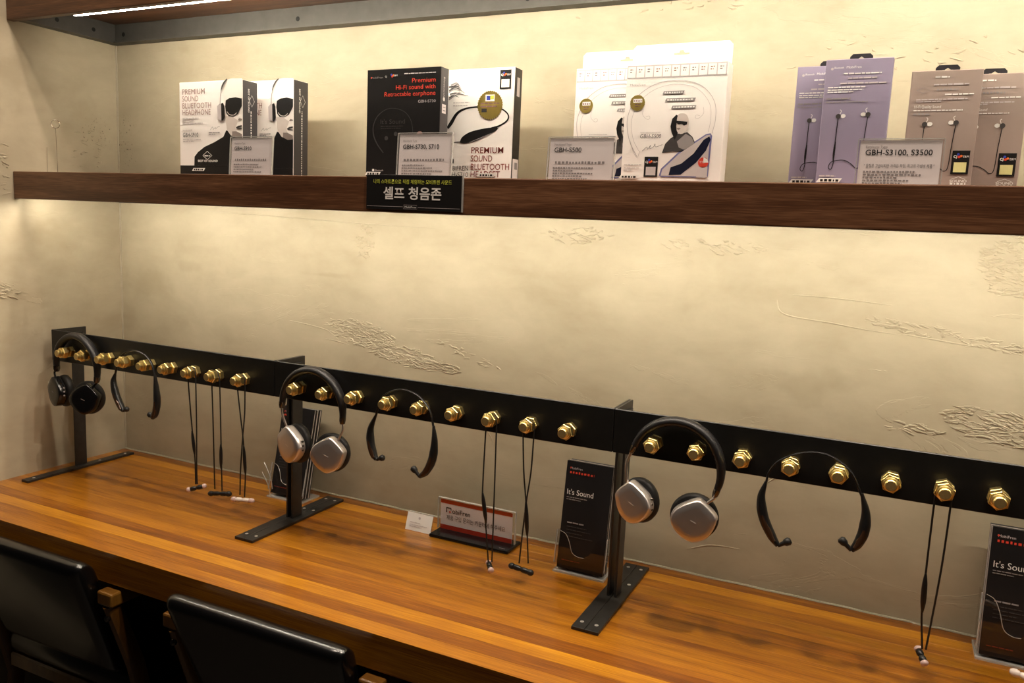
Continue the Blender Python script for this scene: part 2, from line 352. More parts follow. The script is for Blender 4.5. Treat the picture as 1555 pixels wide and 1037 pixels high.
flakes(wall_back, 'plaster_back', [(0.80, 0.405, 0.10, 0.030, -0.10, 190), (0.92, 0.365, 0.11, 0.024, -0.15, 190), (1.03, 0.352, 0.05, 0.012, -0.2, 40), (1.09, 0.385, 0.09, 0.010, -0.3, 26), (0.81, 0.62, 0.028, 0.04, 0, 60),
    (2.10, 0.64, 0.055, 0.055, 0, 200), (1.97, 0.522, 0.09, 0.010, -0.1, 50), (2.07, 0.508, 0.06, 0.010, -0.1, 40), (2.10, 0.370, 0.085, 0.030, -0.1, 200), (1.97, 0.350, 0.05, 0.010, 0, 24), (1.33, 0.655, 0.08, 0.018, 0, 40), (1.60, 0.645, 0.12, 0.014, 0, 40), (1.5, 1.10, 0.4, 0.03, 0, 60), (1.9, 0.98, 0.2, 0.04, 0, 30)], 5)
flakes(wall_left, 'plaster_left', [(-0.34, 0.46, 0.05, 0.02, -0.1, 50), (-0.33, 0.75, 0.03, 0.10, 0, 40), (-0.10, 0.80, 0.05, 0.08, 0, 26)], 9, True)
for pts in ([(0.590, 0.4165), (0.640, 0.4120), (0.700, 0.4040), (0.720, 0.3950), (0.745, 0.3800)], [(0.70, 0.382), (0.735, 0.379), (0.77, 0.374)], [(1.94, 0.5115), (1.98, 0.508), (2.03, 0.503), (2.08, 0.500), (2.13, 0.492)], [(1.728, 0.555), (1.735, 0.535), (1.760, 0.526), (1.82, 0.521), (1.88, 0.514), (1.94, 0.510)],
            [(1.755, 0.566), (1.83, 0.565), (1.92, 0.560)], [(1.60, 0.048), (1.645, 0.066), (1.70, 0.070)], [(1.735, 0.205), (1.755, 0.222), (1.775, 0.228)], [(1.12, 0.24), (1.15, 0.215), (1.165, 0.185)], [(0.35, 0.672), (0.55, 0.667), (0.78, 0.660), (1.0, 0.655)]):
    p3 = catmull([Vector((a, 0.0, b+T)) for a, b in pts], 6)
    obj('plaster_ridge', mk(lambda b: tube(b, p3, [0.0006, 0.0016, 0.0014, 0.0006], 8, [0.0005, 0.0011, 0.0010, 0.0004])), 'plaster_back', wall_back, smooth=True, angle=80)
def wobbly(a, b_, r, n, amp):
    rnd = random.Random(3); a, b_ = Vector(a), Vector(b_)
    return [a.lerp(b_, i/n)+Vector((rnd.uniform(-amp, amp), rnd.uniform(-amp, amp), rnd.uniform(-amp, amp))) for i in range(n+1)]
struct(obj('trim_1', mk(lambda b: tube(b, wobbly((0.001, -0.001, T), (0.001, -0.001, 1.1+T), 0, 60, 0.0009), 0.0024, 6)), 'caulk', smooth=True))
struct(obj('trim_2', mk(lambda b: tube(b, wobbly((0.0, -0.002, T+0.0005), (3.0, -0.002, T+0.0005), 0, 120, 0.0008), 0.0026, 6, ref=(0, 0, 1))), 'caulk', smooth=True))

# ------------------------------------------------------------------ worktop made of glued staves
XR = 3.0
top = thing('worktop', 'long honey-brown wooden worktop of glued staves below the steel racks', 'worktop', (1.5, -0.256, T-0.063))
rows = 15; dep = 0.512/rows; rnd = random.Random(21)
for r in range(rows):
    x = 0.0; y0 = -0.512+r*dep; first = True
    while x < XR-1e-4:
        ln = XR
        e = min(XR, x+ln); e = XR if XR-e < 0.5 else e
        g = 0.00005; c = Vector(((x+e)/2, y0+dep/2, T-0.0315))
        bm = mk(lambda b: box(b, x-c.x+g, e-c.x-g, -dep/2+g, dep/2-g, -0.0315, 0.0315, 0.00018, 1))
        o = obj('stave', bm, 'table_wood'); o.parent = top; o.location = c-top.location; x = e

# ------------------------------------------------------------------ shelves: fascia board, panel, steel angle frame, led strip
def shelf(name, label, zb, zt, x_led, holes, led='led'):
    t = thing(name, label, 'shelf', (1.5, -0.146, zb+T)); zb += T; zt += T
    obj('fascia_board', mk(lambda b: box(b, 0.001, XR, -0.2928, -0.2748, zb, zt, 0.0018, 2)), 'walnut', t)
    obj('shelf_panel', mk(lambda b: box(b, 0.001, XR, -0.2746, -0.0005, zt-0.012, zt)), 'walnut', t)
    def frame_back(b):
        box(b, 0.004, XR, -0.006, -0.001, zb+0.004, zt-0.0125); box(b, 0.004, XR, -0.030, -0.006, zb+0.004, zb+0.008)
    fb = obj('back_angle', mk(frame_back), 'grey_steel', t)
    def frame_left(b):
        box(b, 0.0005, 0.0055, -0.270, -0.0065, zb+0.004, zt-0.0125); box(b, 0.0055, 0.030, -0.270, -0.031, zb+0.004, zb+0.008)
    fl = obj('side_angle', mk(frame_left), 'grey_steel', t)
    for x in holes:
        obj('bolt_hole', mk(lambda b: lathe_y(b, x, zb+0.030, [(-0.0045, 0.0055), (-0.0063, 0.0055)], 18)), 'screw_hole', fb)
    for y in (-0.07, -0.17):
        obj('bolt_hole', mk(lambda b: lathe_axis(b, (0.0045, y, zb+0.030), (1, 0, 0), [(0, 0.0052), (0.0016, 0.0052)])), 'screw_hole', fl)
    s = obj('led_strip', mk(lambda b: box(b, x_led, XR-0.1, -0.2710, -0.2655, zb+0.001, zb+0.010)), led, t)
    obj('led_channel', mk(lambda b: box(b, x_led-0.004, XR-0.096, -0.2745, -0.2600, zb+0.0102, zb+0.016)), 'grey_steel', t)
    return t
shelf('wall_shelf', 'lower dark walnut shelf carrying the product boxes', 0.6828, 0.7468, 0.05, (0.03, 0.61, 1.2, 1.8, 2.4))
shelf('wall_shelf', 'upper dark walnut shelf with a lit strip under it, at the top edge', 1.0913, 1.1600, 0.205, (0.036, 0.615, 1.2, 1.8, 2.4), 'led_upper')

# ------------------------------------------------------------------ steel racks with brass pegs
RZ0, RZ1, RY = 0.2895+T, 0.3662+T, -0.2426
PEGZ = 0.3185+T
def hexnut(bm, x, z, y0, y1, af, rot, ch=0.0012):
    R_ = af/math.sqrt(3)
    rings_mesh(bm, [[Vector((x+s*math.cos(rot+k*math.pi/3), y, z+s*math.sin(rot+k*math.pi/3))) for k in range(6)] for y, s in ((y0, R_*0.93), (y0-ch, R_), (y1+ch, R_), (y1, R_*0.93))])
def rack(label, x0, x1, pegs, scr_left, scr_right):
    t = thing('peg_rack', label, 'display rack', ((x0+x1)/2, -0.18, T), 'steel racks with brass pegs')
    def plate(b):
        box(b, x0+0.0004, x1-0.0004, RY, RY+0.004, RZ0, RZ1, 0.0011, 1)
    obj('rail_plate', mk(plate), 'black_steel', t)
    for xa, sgn in ((x0, 1), (x1, -1)):
        a, b_ = sorted((xa+sgn*0.0004, xa+sgn*0.0044)); 
        obj('side_flange', mk(lambda b: box(b, a, b_, RY+0.0042, -0.150, RZ0, RZ1, 0.0005, 1)), 'dark_steel', t)
        a, b_ = sorted((xa+sgn*0.0046, xa+sgn*0.0090)); 
        obj('post', mk(lambda b: box(b, a, b_, -0.194, -0.162, T+0.006, RZ1-0.012, 0.0005, 1)), 'dark_steel', t)
        a, b_ = sorted((xa+sgn*0.0003, xa+sgn*0.0240))
        base = obj('base_plate', mk(lambda b: box(b, a, b_, -0.333, -0.030, T+0.0001, T+0.006, 0.0005, 1)), 'dark_steel', t)
        for y in (-0.310, -0.128, -0.050):
            obj('screw', mk(lambda b: lathe_axis(b, (xa+sgn*0.013, y, T+0.0056), (0, 0, 1), [(0, 0.0036), (0.0009, 0.0034), (0.0013, 0.0022)], 12)), 'screw_metal', base)
    for i, x in enumerate(pegs):
        q = random.Random(i*7+int(x0*100))
        pg = obj('peg', mk(lambda b: lathe_y(b, x, PEGZ, [(RY, 0.0082), (-0.2715, 0.0082), (-0.2716, 0.0088), (-0.2812, 0.0088), (-0.2826, 0.0076)], 20)), 'brass', t, smooth=True)
        obj('hex_nut', mk(lambda b: hexnut(b, x, PEGZ, RY-0.0002, -0.2545, 0.0240, q.uniform(0, 1))), 'brass', pg)
        nt_ = obj('hex_nut', mk(lambda b: hexnut(b, x, PEGZ, -0.2600, -0.2712, 0.0248, q.uniform(0, 1))), 'brass', pg)
        obj('collar', mk(lambda b: lathe_y(b, x, PEGZ, [(-0.2713, 0.0112), (-0.2738, 0.0110), (-0.2750, 0.0094)], 20)), 'brass', pg, smooth=True)
        obj('end_cap', mk(lambda b: lathe_y(b, x, PEGZ, [(-0.2822, 0.0070), (-0.2830, 0.0069)], 18)), 'brass_end', pg)
    return t
P1 = [0.1211, 0.1899, 0.2610, 0.3278, 0.3984, 0.4668, 0.5372, 0.6066, 0.6817]
P2 = [0.8335, 0.9070, 0.9781, 1.0585, 1.1305, 1.2059, 1.2825, 1.3571, 1.4314]
P3 = [1.5848, 1.6574, 1.7296, 1.8029, 1.8725, 1.9443, 2.0137, 2.0808, 2.1510]
rack('black steel peg rack against the left wall, its first peg in the corner', 0.046, 0.7595, P1, 0, 0)
rack('black steel peg rack in the middle, above the red and white sign', 0.7595, 1.5099, P2, 0, 0)
rack('black steel peg rack at the right, running out of the picture', 1.5099, 2.2300, P3, 0, 0)

# ------------------------------------------------------------------ headphones
CUP = [(-1.0, 0.0), (-0.80, 0.45), (-0.30, 0.80), (0.16, 0.99), (0.45, 0.86), (0.95, 0.38), (1.0, 0.04), (0.70, -0.64), (0.10, -0.98), (-0.42, -0.84), (-0.85, -0.43)]
def headphone(label, xc, zc, r, tilt, cups, black=False, y=-0.2585, a0_=188, a1_=-8):
    zc += T
    t = thing('headphones', label, 'headphones', (xc, y, cups[0][1]-0.037+T), 'headphones hung on the racks')
    mc, mr = ('gloss_black', 'gloss_black') if black else ('aluminium', 'alu_rod')
    ends = []; pts = []
    for k in range(25):
        a = math.radians(a0_ + (a1_-a0_)*k/24)
        px, pz = r*math.cos(a), r*1.04*math.sin(a)
        ct, st = math.cos(tilt), math.sin(tilt)
        pts.append(Vector((xc+px*ct-pz*st, y, zc+px*st+pz*ct)))
    obj('headband', mk(lambda b: tube(b, pts, [0.0056, 0.0076, 0.0080, 0.0080, 0.0080, 0.0076, 0.0056], 14, [0.0078, 0.0105, 0.0118, 0.0120, 0.0118, 0.0105, 0.0078])), 'band_leather', t, smooth=True, angle=60)
    for side, (e, e2, cup) in enumerate(((pts[0], pts[1], cups[0]), (pts[-1], pts[-2], cups[1]))):
        d = (e-e2).normalized()
        sl = obj('slider_cap', mk(lambda b: tube(b, [e-d*0.001, e+d*0.006, e+d*0.013], [0.0056, 0.0056, 0.0042], 12, [0.0084, 0.0084, 0.0062])), 'dark_chrome', t, smooth=True)
        cx, cz, yaw, hw, hh = cup; cz += T
        n = Vector((math.sin(yaw), -math.cos(yaw), 0)); u = Vector((math.cos(yaw), math.sin(yaw), 0)); vz = Vector((0, 0, 1)); c0 = Vector((cx, y-0.004, cz))
        flip = -1 if side == 0 else 1
        out = catmull([(a*flip, b, 0) for a, b in CUP], 5, True)
        def ring(d_, s_): return [c0+n*d_+u*(q.x*hw*s_)+vz*(q.y*hh*s_) for q in out]
        cupo = obj('ear_cup', mk(lambda b: rings_mesh(b, [ring(0.000, 0.90), ring(0.001, 0.97), ring(0.003, 1.0), ring(0.0155, 0.985), ring(0.0187, 0.95), ring(0.0198, 0.90), ring(0.0204, 0.6)])), mc, t, smooth=True, angle=50)
        def ell(d_, s_): return [c0+n*d_+u*(hw*s_*math.cos(2*math.pi*k/40))+vz*(hh*s_*math.sin(2*math.pi*k/40)) for k in range(40)]
        obj('ear_cushion', mk(lambda b: rings_mesh(b, [ell(-0.0005, 0.94), ell(-0.003, 1.04), ell(-0.008, 1.07), ell(-0.014, 1.04), ell(-0.018, 0.90), ell(-0.016, 0.62), ell(-0.010, 0.55)])), 'pad_black', t, smooth=True, angle=60)
        att = c0+n*0.006+u*(hw*0.52*flip)+vz*(hh*0.80)
        a0 = e+d*0.010
        mid = (a0+att)/2 + Vector((0.006*flip, 0, 0.004))
        obj('arm', mk(lambda b: tube(b, catmull([a0, mid, att], 8), 0.0024, 10)), mr, t, smooth=True)
        f = Face(cupo, c0+n*0.0207, u, vz)
        f.stroke('cup_mark', [(-0.004, 0.0025), (0.005, -0.0015)], 0.0011, 'white_print' if not black else 'print_grey', 0, 0)
        if side == 0:
            for k in (-1, 0, 1):
                p = c0+n*0.0075+u*(hw*0.90)+vz*(0.004-k*0.009 + 0.0)
                obj('button', mk(lambda b: lathe_axis(b, p, u, [(0, 0.0021), (hw*0.09, 0.0021), (hw*0.11, 0.0014)], 10)), 'dark_chrome' if not black else 'print_grey', cupo)
    return t
headphone('black glossy headphones hung at the left wall', 0.1585, 0.286, 0.0735, math.radians(-4), ((0.1065, 0.222, math.radians(-14), 0.034, 0.037), (0.199, 0.216, math.radians(24), 0.036, 0.038)), True)
headphone('silver headphones hung in front of the middle post, left cup turned away', 0.8735, 0.281, 0.0775, math.radians(-5), ((0.8335, 0.203, math.radians(-14), 0.0375, 0.039), (0.9240, 0.197, math.radians(12), 0.037, 0.038)), a0_=181, a1_=0)
headphone('silver headphones hung on the right rack, both cups facing out', 1.6240, 0.2855, 0.0750, math.radians(-12), ((1.5655, 0.2185, math.radians(-14), 0.0335, 0.0365), (1.6620, 0.2080, math.radians(8), 0.0370, 0.0370)), a0_=172, a1_=-7)

# ------------------------------------------------------------------ neckband headsets
def neckband(label, arc, left, right, budl, budr, y=-0.2585):
    A = [Vector((a, y, b+T)) for a, b in arc]
    t = thing('neckband_headset', label, 'headset', ((A[0].x+A[-1].x)/2, y, min(left[-1][1], right[-1][1])+T), 'neckband headsets hung on the racks')
    obj('band', mk(lambda b: tube(b, catmull(A, 8), [0.0019, 0.0016, 0.0016, 0.0019], 10, 0.0030)), 'satin_black', t, smooth=True)
    for pts, bud in ((left, budl), (right, budr)):
        q = catmull([Vector((a, y-0.002*i, b+T)) for i, (a, b) in enumerate(pts)], 8)
        end = obj('control_arm', mk(lambda b: tube(b, q, [0.0022, 0.0055, 0.0082, 0.0080, 0.0068, 0.0040], 12, [0.0034, 0.0065, 0.0085, 0.0085, 0.0075, 0.0050])), 'satin_black', t, smooth=True)
        m_ = len(q); seg = [p+Vector((0, -0.0058, 0)) for p in q[int(m_*0.48):int(m_*0.9)]]
        obj('cover_plate', mk(lambda b: tube(b, seg, [0.0030, 0.0052, 0.0030], 10, 0.0030)), 'bronze_plate', end, smooth=True)
        bx_, bz_ = bud; p = Vector((bx_, y-0.006, bz_+T)); d = (p-q[-1])
        eb = obj('earbud', mk(lambda b: lathe_axis(b, q[-1], d, [(0, 0.0030), (d.length*0.6, 0.0036), (d.length*0.8, 0.0058), (d.length+0.003, 0.0064), (d.length+0.006, 0.0040)], 14)), 'rubber', t, smooth=True, angle=60)
    return t
neckband('black neckband headset near the left wall, hung on the left rack', [(0.293, 0.284), (0.302, 0.309), (0.320, 0.335), (0.356, 0.3475), (0.391, 0.3425), (0.414, 0.324), (0.424, 0.296)],
    [(0.293, 0.286), (0.289, 0.266), (0.300, 0.236), (0.318, 0.212), (0.328, 0.203)], [(0.424, 0.298), (0.430, 0.268), (0.434, 0.236), (0.430, 0.210), (0.423, 0.199)], (0.335, 0.207), (0.413, 0.205))
neckband('black neckband headset with bronze ends on the middle rack', [(1.030, 0.288), (1.036, 0.309), (1.0485, 0.3325), (1.0850, 0.3485), (1.1225, 0.343), (1.1505, 0.320), (1.1620, 0.285)],
    [(1.030, 0.290), (1.0200, 0.262), (1.0220, 0.236), (1.0310, 0.214), (1.0400, 0.204)], [(1.1620, 0.288), (1.1660, 0.258), (1.1640, 0.226), (1.1530, 0.200), (1.1390, 0.187)], (1.0500, 0.2085), (1.1250, 0.1985))
neckband('black neckband headset on the right rack beside the silver headphones', [(1.7690, 0.286), (1.7730, 0.306), (1.7890, 0.327), (1.8230, 0.3435), (1.8570, 0.3440), (1.8890, 0.3240), (1.9070, 0.290)],
    [(1.7690, 0.288), (1.7640, 0.262), (1.7700, 0.232), (1.7840, 0.206), (1.7960, 0.191)], [(1.9070, 0.294), (1.9150, 0.266), (1.9150, 0.238), (1.9090, 0.218), (1.9010, 0.206)], (1.8090, 0.1990), (1.8880, 0.2170))

# ------------------------------------------------------------------ wired-loop bluetooth earphones
def earphones(label, peg, la, ra, b0, b1, remote, tipm, bodym, y=-0.2573, remote_side=0):
    g = 0.0082+0.0015+0.0004
    L_ = [(a, b) for a, b in la]; R_ = [(a, b) for a, b in ra]
    arc = [(peg+g*math.cos(math.radians(a)), 0.3185+g*math.sin(math.radians(a))) for a in range(180, -1, -15)]
    t = thing('earphones', label, 'earphones', (peg, y, min(b0[1], b1[1])-0.006+T), 'looped earphones hung on single pegs')
    path = catmull([Vector((a, y, b+T)) for a, b in L_[::-1]+arc+R_], 7)
    obj('cable', mk(lambda b: tube(b, path, 0.00145, 8)), 'rubber', t, smooth=True)
    (xa, za), (xb, zb) = remote
    obj('remote', mk(lambda b: tube(b, [Vector((xa+(xb-xa)*k/8, y-0.0005, za+(zb-za)*k/8+T)) for k in range(9)], [0.0014, 0.0034, 0.0040, 0.0040, 0.0036, 0.0014], 12, [0.0014, 0.0030, 0.0034, 0.0034, 0.0030, 0.0014])), 'satin_black', t, smooth=True)
    a, b_ = Vector((b0[0], b0[2], b0[1]+T)), Vector((b1[0], b1[2], b1[1]+T)); d = b_-a; ln = d.length; mid = (a+b_)/2
    for s in (-1, 1):
        dd = d.normalized()*s; h = ln/2
        eb = obj('earbud', mk(lambda b: lathe_axis(b, mid+dd*0.0004, dd, [(0, 0.0040), (h*0.18, 0.0052), (h*0.48, 0.0050), (h*0.62, 0.0036), (h*0.68, 0.0030)], 14)), bodym, t, smooth=True)
        obj('ear_tip', mk(lambda b: lathe_axis(b, mid+dd*(h*0.62), dd, [(0, 0.0052), (h*0.14, 0.0060), (h*0.28, 0.0052), (h*0.38, 0.0030)], 14)), tipm, eb, smooth=True, angle=60)
    return t
Y0 = -0.2573
earphones('looped black earphones with pinkish tips on the left rack, nearest the neckband', P1[6], [(0.526, 0.300), (0.533, 0.222), (0.538, 0.175), (0.5440, 0.120), (0.5455, 0.063)], [(0.549, 0.300), (0.5500, 0.20), (0.5490, 0.10), (0.5500, 0.064)],
    (0.532, 0.050, Y0-0.014), (0.566, 0.060, Y0+0.012), ((0.5365, 0.185), (0.5440, 0.130)), 'tip_pink', 'satin_black')
earphones('looped all-black earphones on the left rack, second from the neckband', P1[7], [(0.597, 0.300), (0.6000, 0.20), (0.6030, 0.062)], [(0.6200, 0.300), (0.6225, 0.18), (0.6245, 0.062)],
    (0.592, 0.052, Y0-0.008), (0.646, 0.057, Y0+0.006), ((0.6225, 0.168), (0.6225, 0.112)), 'rubber', 'satin_black')
earphones('looped black earphones with pale pink buds on the left rack', P1[8], [(0.671, 0.300), (0.679, 0.24), (0.687, 0.185), (0.6925, 0.120), (0.690, 0.060)], [(0.692, 0.300), (0.691, 0.245), (0.685, 0.19), (0.679, 0.120), (0.677, 0.062)],
    (0.656, 0.050, Y0-0.004), (0.713, 0.054, Y0+0.004), ((0.6885, 0.175), (0.6935, 0.110)), 'tip_pink', 'tip_white')
earphones('looped black earphones with pink tips hanging before the red and white sign', P2[6], [(1.2720, 0.300), (1.2705, 0.170), (1.2790, 0.120), (1.2880, 0.046)], [(1.2935, 0.300), (1.2945, 0.20), (1.2955, 0.048)],
    (1.2830, 0.042, Y0+0.010), (1.3020, 0.036, Y0-0.014), ((1.2705, 0.178), (1.2805, 0.120)), 'tip_pink', 'satin_black')
earphones('looped all-black earphones with crossed cable beside the brochure holder', P2[7], [(1.3470, 0.300), (1.3520, 0.23), (1.3590, 0.175), (1.3650, 0.110), (1.3690, 0.062)], [(1.3680, 0.300), (1.3660, 0.235), (1.3600, 0.180), (1.3545, 0.110), (1.3510, 0.058)],
    (1.3330, 0.052, Y0-0.004), (1.3840, 0.0495, Y0-0.010), ((1.3590, 0.178), (1.3650, 0.112)), 'rubber', 'satin_black')
earphones('looped black earphones with pink tips at the far right of the right rack', P3[6], [(2.0030, 0.300), (2.0030, 0.190), (2.0040, 0.130), (2.0100, 0.074)], [(2.0240, 0.300), (2.0220, 0.200), (2.0150, 0.074)],
    (2.0040, 0.070, Y0+0.012), (2.0160, 0.0560, Y0-0.014), ((2.0030, 0.190), (2.0045, 0.130)), 'tip_pink', 'satin_black')
earphones('looped earphones with white buds cut off by the right edge', P3[8], [(2.1400, 0.300), (2.1420, 0.18), (2.1460, 0.073)], [(2.1620, 0.300), (2.1600, 0.18), (2.1560, 0.073)],
    (2.1220, 0.072, Y0), (2.1800, 0.060, Y0-0.003), ((2.1590, 0.170), (2.1580, 0.115)), 'tip_white', 'tip_white')

# ------------------------------------------------------------------ printed emblem pieces used on several boxes
def media_card(f, a0, b0, a1, b1, inner, layer=0):
    """small black card: two letters, a ring of coloured petals, then E&M, over a pale panel"""
    f.rect('sticker', a0, b0, a1, b1, 'print_black', layer)
    wd, h = a1-a0, b1-b0; cy = b0+h*0.74
    f.text('lettering', 'CJ', a0+wd*0.08, cy-h*0.05, h*0.15, 'white_print', layer+1, bold=0.02)
    f.disc('emblem_dot', a0+wd*0.34, cy+h*0.10, wd*0.080, 'print_blue', layer+1, 12)
    f.disc('emblem_dot', a0+wd*0.40, cy-h*0.01, wd*0.085, 'print_red', layer+1, 12)
    f.disc('emblem_dot', a0+wd*0.52, cy+h*0.03, wd*0.075, 'print_orange', layer+1, 12)
    f.text('lettering', 'E&M', a0+wd*0.62, cy-h*0.04, h*0.13, 'white_print', layer+1, width=wd*0.32)
    f.rect('sticker_panel', a0+wd*0.14, b0+h*0.08, a1-wd*0.14, b0+h*0.50, inner, layer+1)
def shelf_label(f, a, b, wd, h=0.008, layer=4):
    f.area('price_label', [(a, b), (a+wd*0.88, b), (a+wd, b+h), (a+wd*0.12, b+h)], 'white_print', layer)
    f.dashes('price_print', a+wd*0.16, a+wd*0.86, [(b+h*0.2, 1)], h*0.55, 'print_black', layer+1, 5, 0.5, 1.4)
def product_box(name, label, x0, x1, y0, y1, h, front, side, group, cap=None):
    t = thing(name, label, 'product box', ((x0+x1)/2, (y0+y1)/2, 0.7468+T), group); z0 = 0.7468+T
    obj('carton', mk(lambda b: box(b, x0, x1, y0, y1, z0+0.0001, z0+h, 0.0008, 1)), front, t)
    F = Face(t, (x0, y0, z0), (1, 0, 0), (0, 0, 1)); Sd = Face(t, (x1, y0, z0), (0, 1, 0), (0, 0, 1))
    if side: Sd.rect('side_panel', 0.0006, 0.0006, y1-y0-0.0006, h-0.0006, side)
    return t, F, Sd, x1-x0

# --- white headphone box with a man's portrait
def headphone_box(x0, x1, y0, y1, h, label):
    t, F, Sd, W = product_box('headphone_box', label, x0, x1, y0, y1, h, 'box_white', 'box_side', 'white headphone boxes')
    U = lambda X: (X-122)/563*W
    V = lambda Y: 0.0062+(h-0.0062)*(1-(Y-130)/795)
    pt = lambda L_: [(U(a), V(b)) for a, b in L_]
    F.rect('base_band', 0.0008, 0.0005, W-0.0008, V(852), 'print_black', 0)
    F.area('printed_shirt', pt([(255, 852), (258, 775), (290, 735), (350, 690), (440, 650), (520, 605), (545, 550), (575, 560), (684, 600), (684, 852)]), 'print_black', 1)
    F.area('printed_face', pt([(535, 128), (600, 118), (684, 122), (684, 612), (640, 618), (585, 590), (552, 545), (540, 470), (530, 380), (522, 260), (524, 180)]), 'skin_light', 2)
    F.area('face_shade', pt([(540, 430), (600, 436), (650, 470), (640, 500), (625, 530), (650, 590), (684, 604), (684, 614), (640, 618), (585, 592), (552, 545)]), 'skin_print', 3)
    F.area('beard_shade', pt([(600, 560), (635, 560), (684, 585), (684, 616), (640, 620), (598, 598)]), 'skin_shade', 4)
    F.area('printed_sunglasses', pt([(545, 300), (575, 282), (630, 276), (684, 288), (684, 352), (650, 415), (610, 436), (570, 432), (548, 405), (540, 350)]), 'print_black', 5)
    F.stroke('lens_glint', pt([(556, 395), (580, 420), (615, 424), (640, 405)]), 0.0016, 'skin_print', 6)
    F.area('nose_shadow', pt([(652, 462), (664, 450), (684, 456), (684, 466), (660, 468)]), 'skin_shade', 6)
    F.area('lip_print', pt([(632, 528), (655, 514), (684, 510), (684, 522), (655, 530), (684, 536), (684, 544), (645, 541)]), 'print_dark', 6)
    F.stroke('printed_headband', pt([(505, 215), (515, 180), (535, 145), (560, 122)]), [0.002, 0.004, 0.004, 0.003], 'print_dark', 6)
    F.stroke('printed_arm', pt([(505, 215), (498, 270), (496, 335)]), 0.0018, 'print_grey', 6)
    F.area('printed_cup', pt([(470, 345), (490, 325), (512, 330), (514, 460), (495, 468), (474, 445)]), 'print_pale', 6)
    F.area('printed_pad', pt([(505, 325), (522, 318), (534, 345), (538, 440), (522, 470), (508, 465)]), 'print_black', 7)
    for k, s in enumerate(('PREMIUM', 'SOUND', 'BLUETOOTH', 'HEADPHONE')):
        F.text('lettering', s, U(150), V((236, 296, 356, 414)[k]), 0.0168, 'print_brown', 2, width=(0.361, 0.260, 0.460, 0.452)[k]*W)
    F.dashes('small_print', U(152), U(335), [(V(446), .8), (V(468), .55), (V(490), 1)], 0.0026, 'print_pale', 2, 3)
    F.dashes('small_print', U(152), U(240), [(V(548), 1)], 0.0024, 'print_pale', 2, 4)
    F.text('lettering', 'GBH-S910', U(152), V(604), 0.0135, 'print_dark', 2, width=0.25*W)
    F.dashes('small_print', U(154), U(325), [(V(630), .95), (V(645), .6)], 0.0022, 'print_pale', 2, 5)
    F.stroke('printed_signature', pt([(405, 545), (425, 520), (432, 540), (450, 525), (455, 538), (470, 522), (490, 518)]), 0.0006, 'print_dark', 2)
    F.dashes('small_print', U(390), U(488), [(V(572), 1), (V(586), .6)], 0.0022, 'print_grey', 2, 6)
    F.stroke('diamond_emblem', pt([(335, 765), (375, 728), (418, 765), (375, 800), (335, 765)]), 0.0011, 'white_print', 2, 0)
    F.dashes('emblem_print', U(350), U(402), [(V(772), 1)], 0.0026, 'white_print', 2, 6)
    F.text('lettering', 'BEST OF SOUND', U(290), V(820), 0.0062, 'white_print', 2, width=0.315*W, bold=0.02)
    shelf_label(F, U(235), 0.0125, 0.040, 0.0065)
    D_ = y1-y0
    Sd.text('lettering', 'BEST OF SOUND', D_*0.36, h*0.92, 0.0062, 'white_print', 2, rot=-math.pi/2, width=h*0.24, bold=0.02)
    Sd.stroke('diamond_emblem', [(D_*0.45, h*0.80), (D_*0.62, h*0.86), (D_*0.79, h*0.80), (D_*0.62, h*0.74), (D_*0.45, h*0.80)], 0.0010, 'white_print', 1, 0)
    bm_f = Face(t, (x1, y0+D_*0.60, 0.7468+T), (0, 0, 1), (0, -1, 0)); bm_f.n = Vector((1, 0, 0))
    bm_f.dashes('side_print', h*0.03, h*0.70, [(0, 1)], 0.0034, 'white_print', 1, 8, 0.5, 1.6)
    return t
headphone_box(0.4481, 0.6325, -0.200, -0.156, 0.2040, 'white headphone box with a portrait in sunglasses, in front of its twin')
headphone_box(0.5340, 0.7149, -0.135, -0.088, 0.2130, 'white headphone box with a portrait in sunglasses, half hidden behind its twin')

# --- black box with red lettering
t, F, Sd, W = product_box('headset_box', 'black headset box with red lettering above the black sign', 0.9536, 1.1199, -0.200, -0.171, 0.2093, 'box_black', 'box_side', 'headset boxes'); h = 0.2093
U = lambda X: (X-75)/465*W
V = lambda Y: 0.0062+(h-0.0062)*(1-(Y-98)/657)
for k, s in enumerate(('Premium', 'Hi-Fi sound with', 'Retractable earphone')):
    F.text('lettering', s, U(512), V((186, 225, 264)[k]), 0.0118, 'print_red', 1, 'RIGHT', width=(145, 246, 320)[k]/465*W)
F.text('lettering', 'GBH-S730', U(514), V(307), 0.0072, 'print_pale', 1, 'RIGHT', width=108/465*W)
F.text('lettering', 'MobiFren', U(100), V(153), 0.0048, 'print_grey', 1, width=76/465*W)
F.disc('emblem_dot', U(104), V(147), 0.0016, 'print_red', 2, 10)
F.text('lettering', 'CJ', U(192), V(148), 0.0045, 'white_print', 1); F.text('lettering', 'E&M', U(248), V(144), 0.0045, 'white_print', 1)
for a, b, m_ in ((233, 134, 'print_blue'), (238, 144, 'print_red'), (246, 138, 'print_orange')): F.disc('emblem_dot', U(a), V(b), 0.0021, m_, 1, 10)
F.dashes('small_print', U(315), U(510), [(V(134), 1)], 0.0018, 'print_pale', 1, 2)
F.stroke('printed_neckband', [(U(a), V(b)) for a, b in ((190, 608), (150, 555), (125, 500), (122, 440), (150, 380), (205, 342), (265, 338), (325, 362), (362, 410), (376, 470), (370, 500))], [0.0022, 0.0026, 0.0016, 0.0010, 0.0010, 0.0010, 0.0018], 'box_side', 1)
F.text('lettering', "It's Sound", U(165), V(430), 0.0120, 'print_dark', 1, width=157/465*W)
F.dashes('small_print', U(170), U(315), [(V(447), 1), (V(460), .9)], 0.0014, 'print_dark', 1, 2)
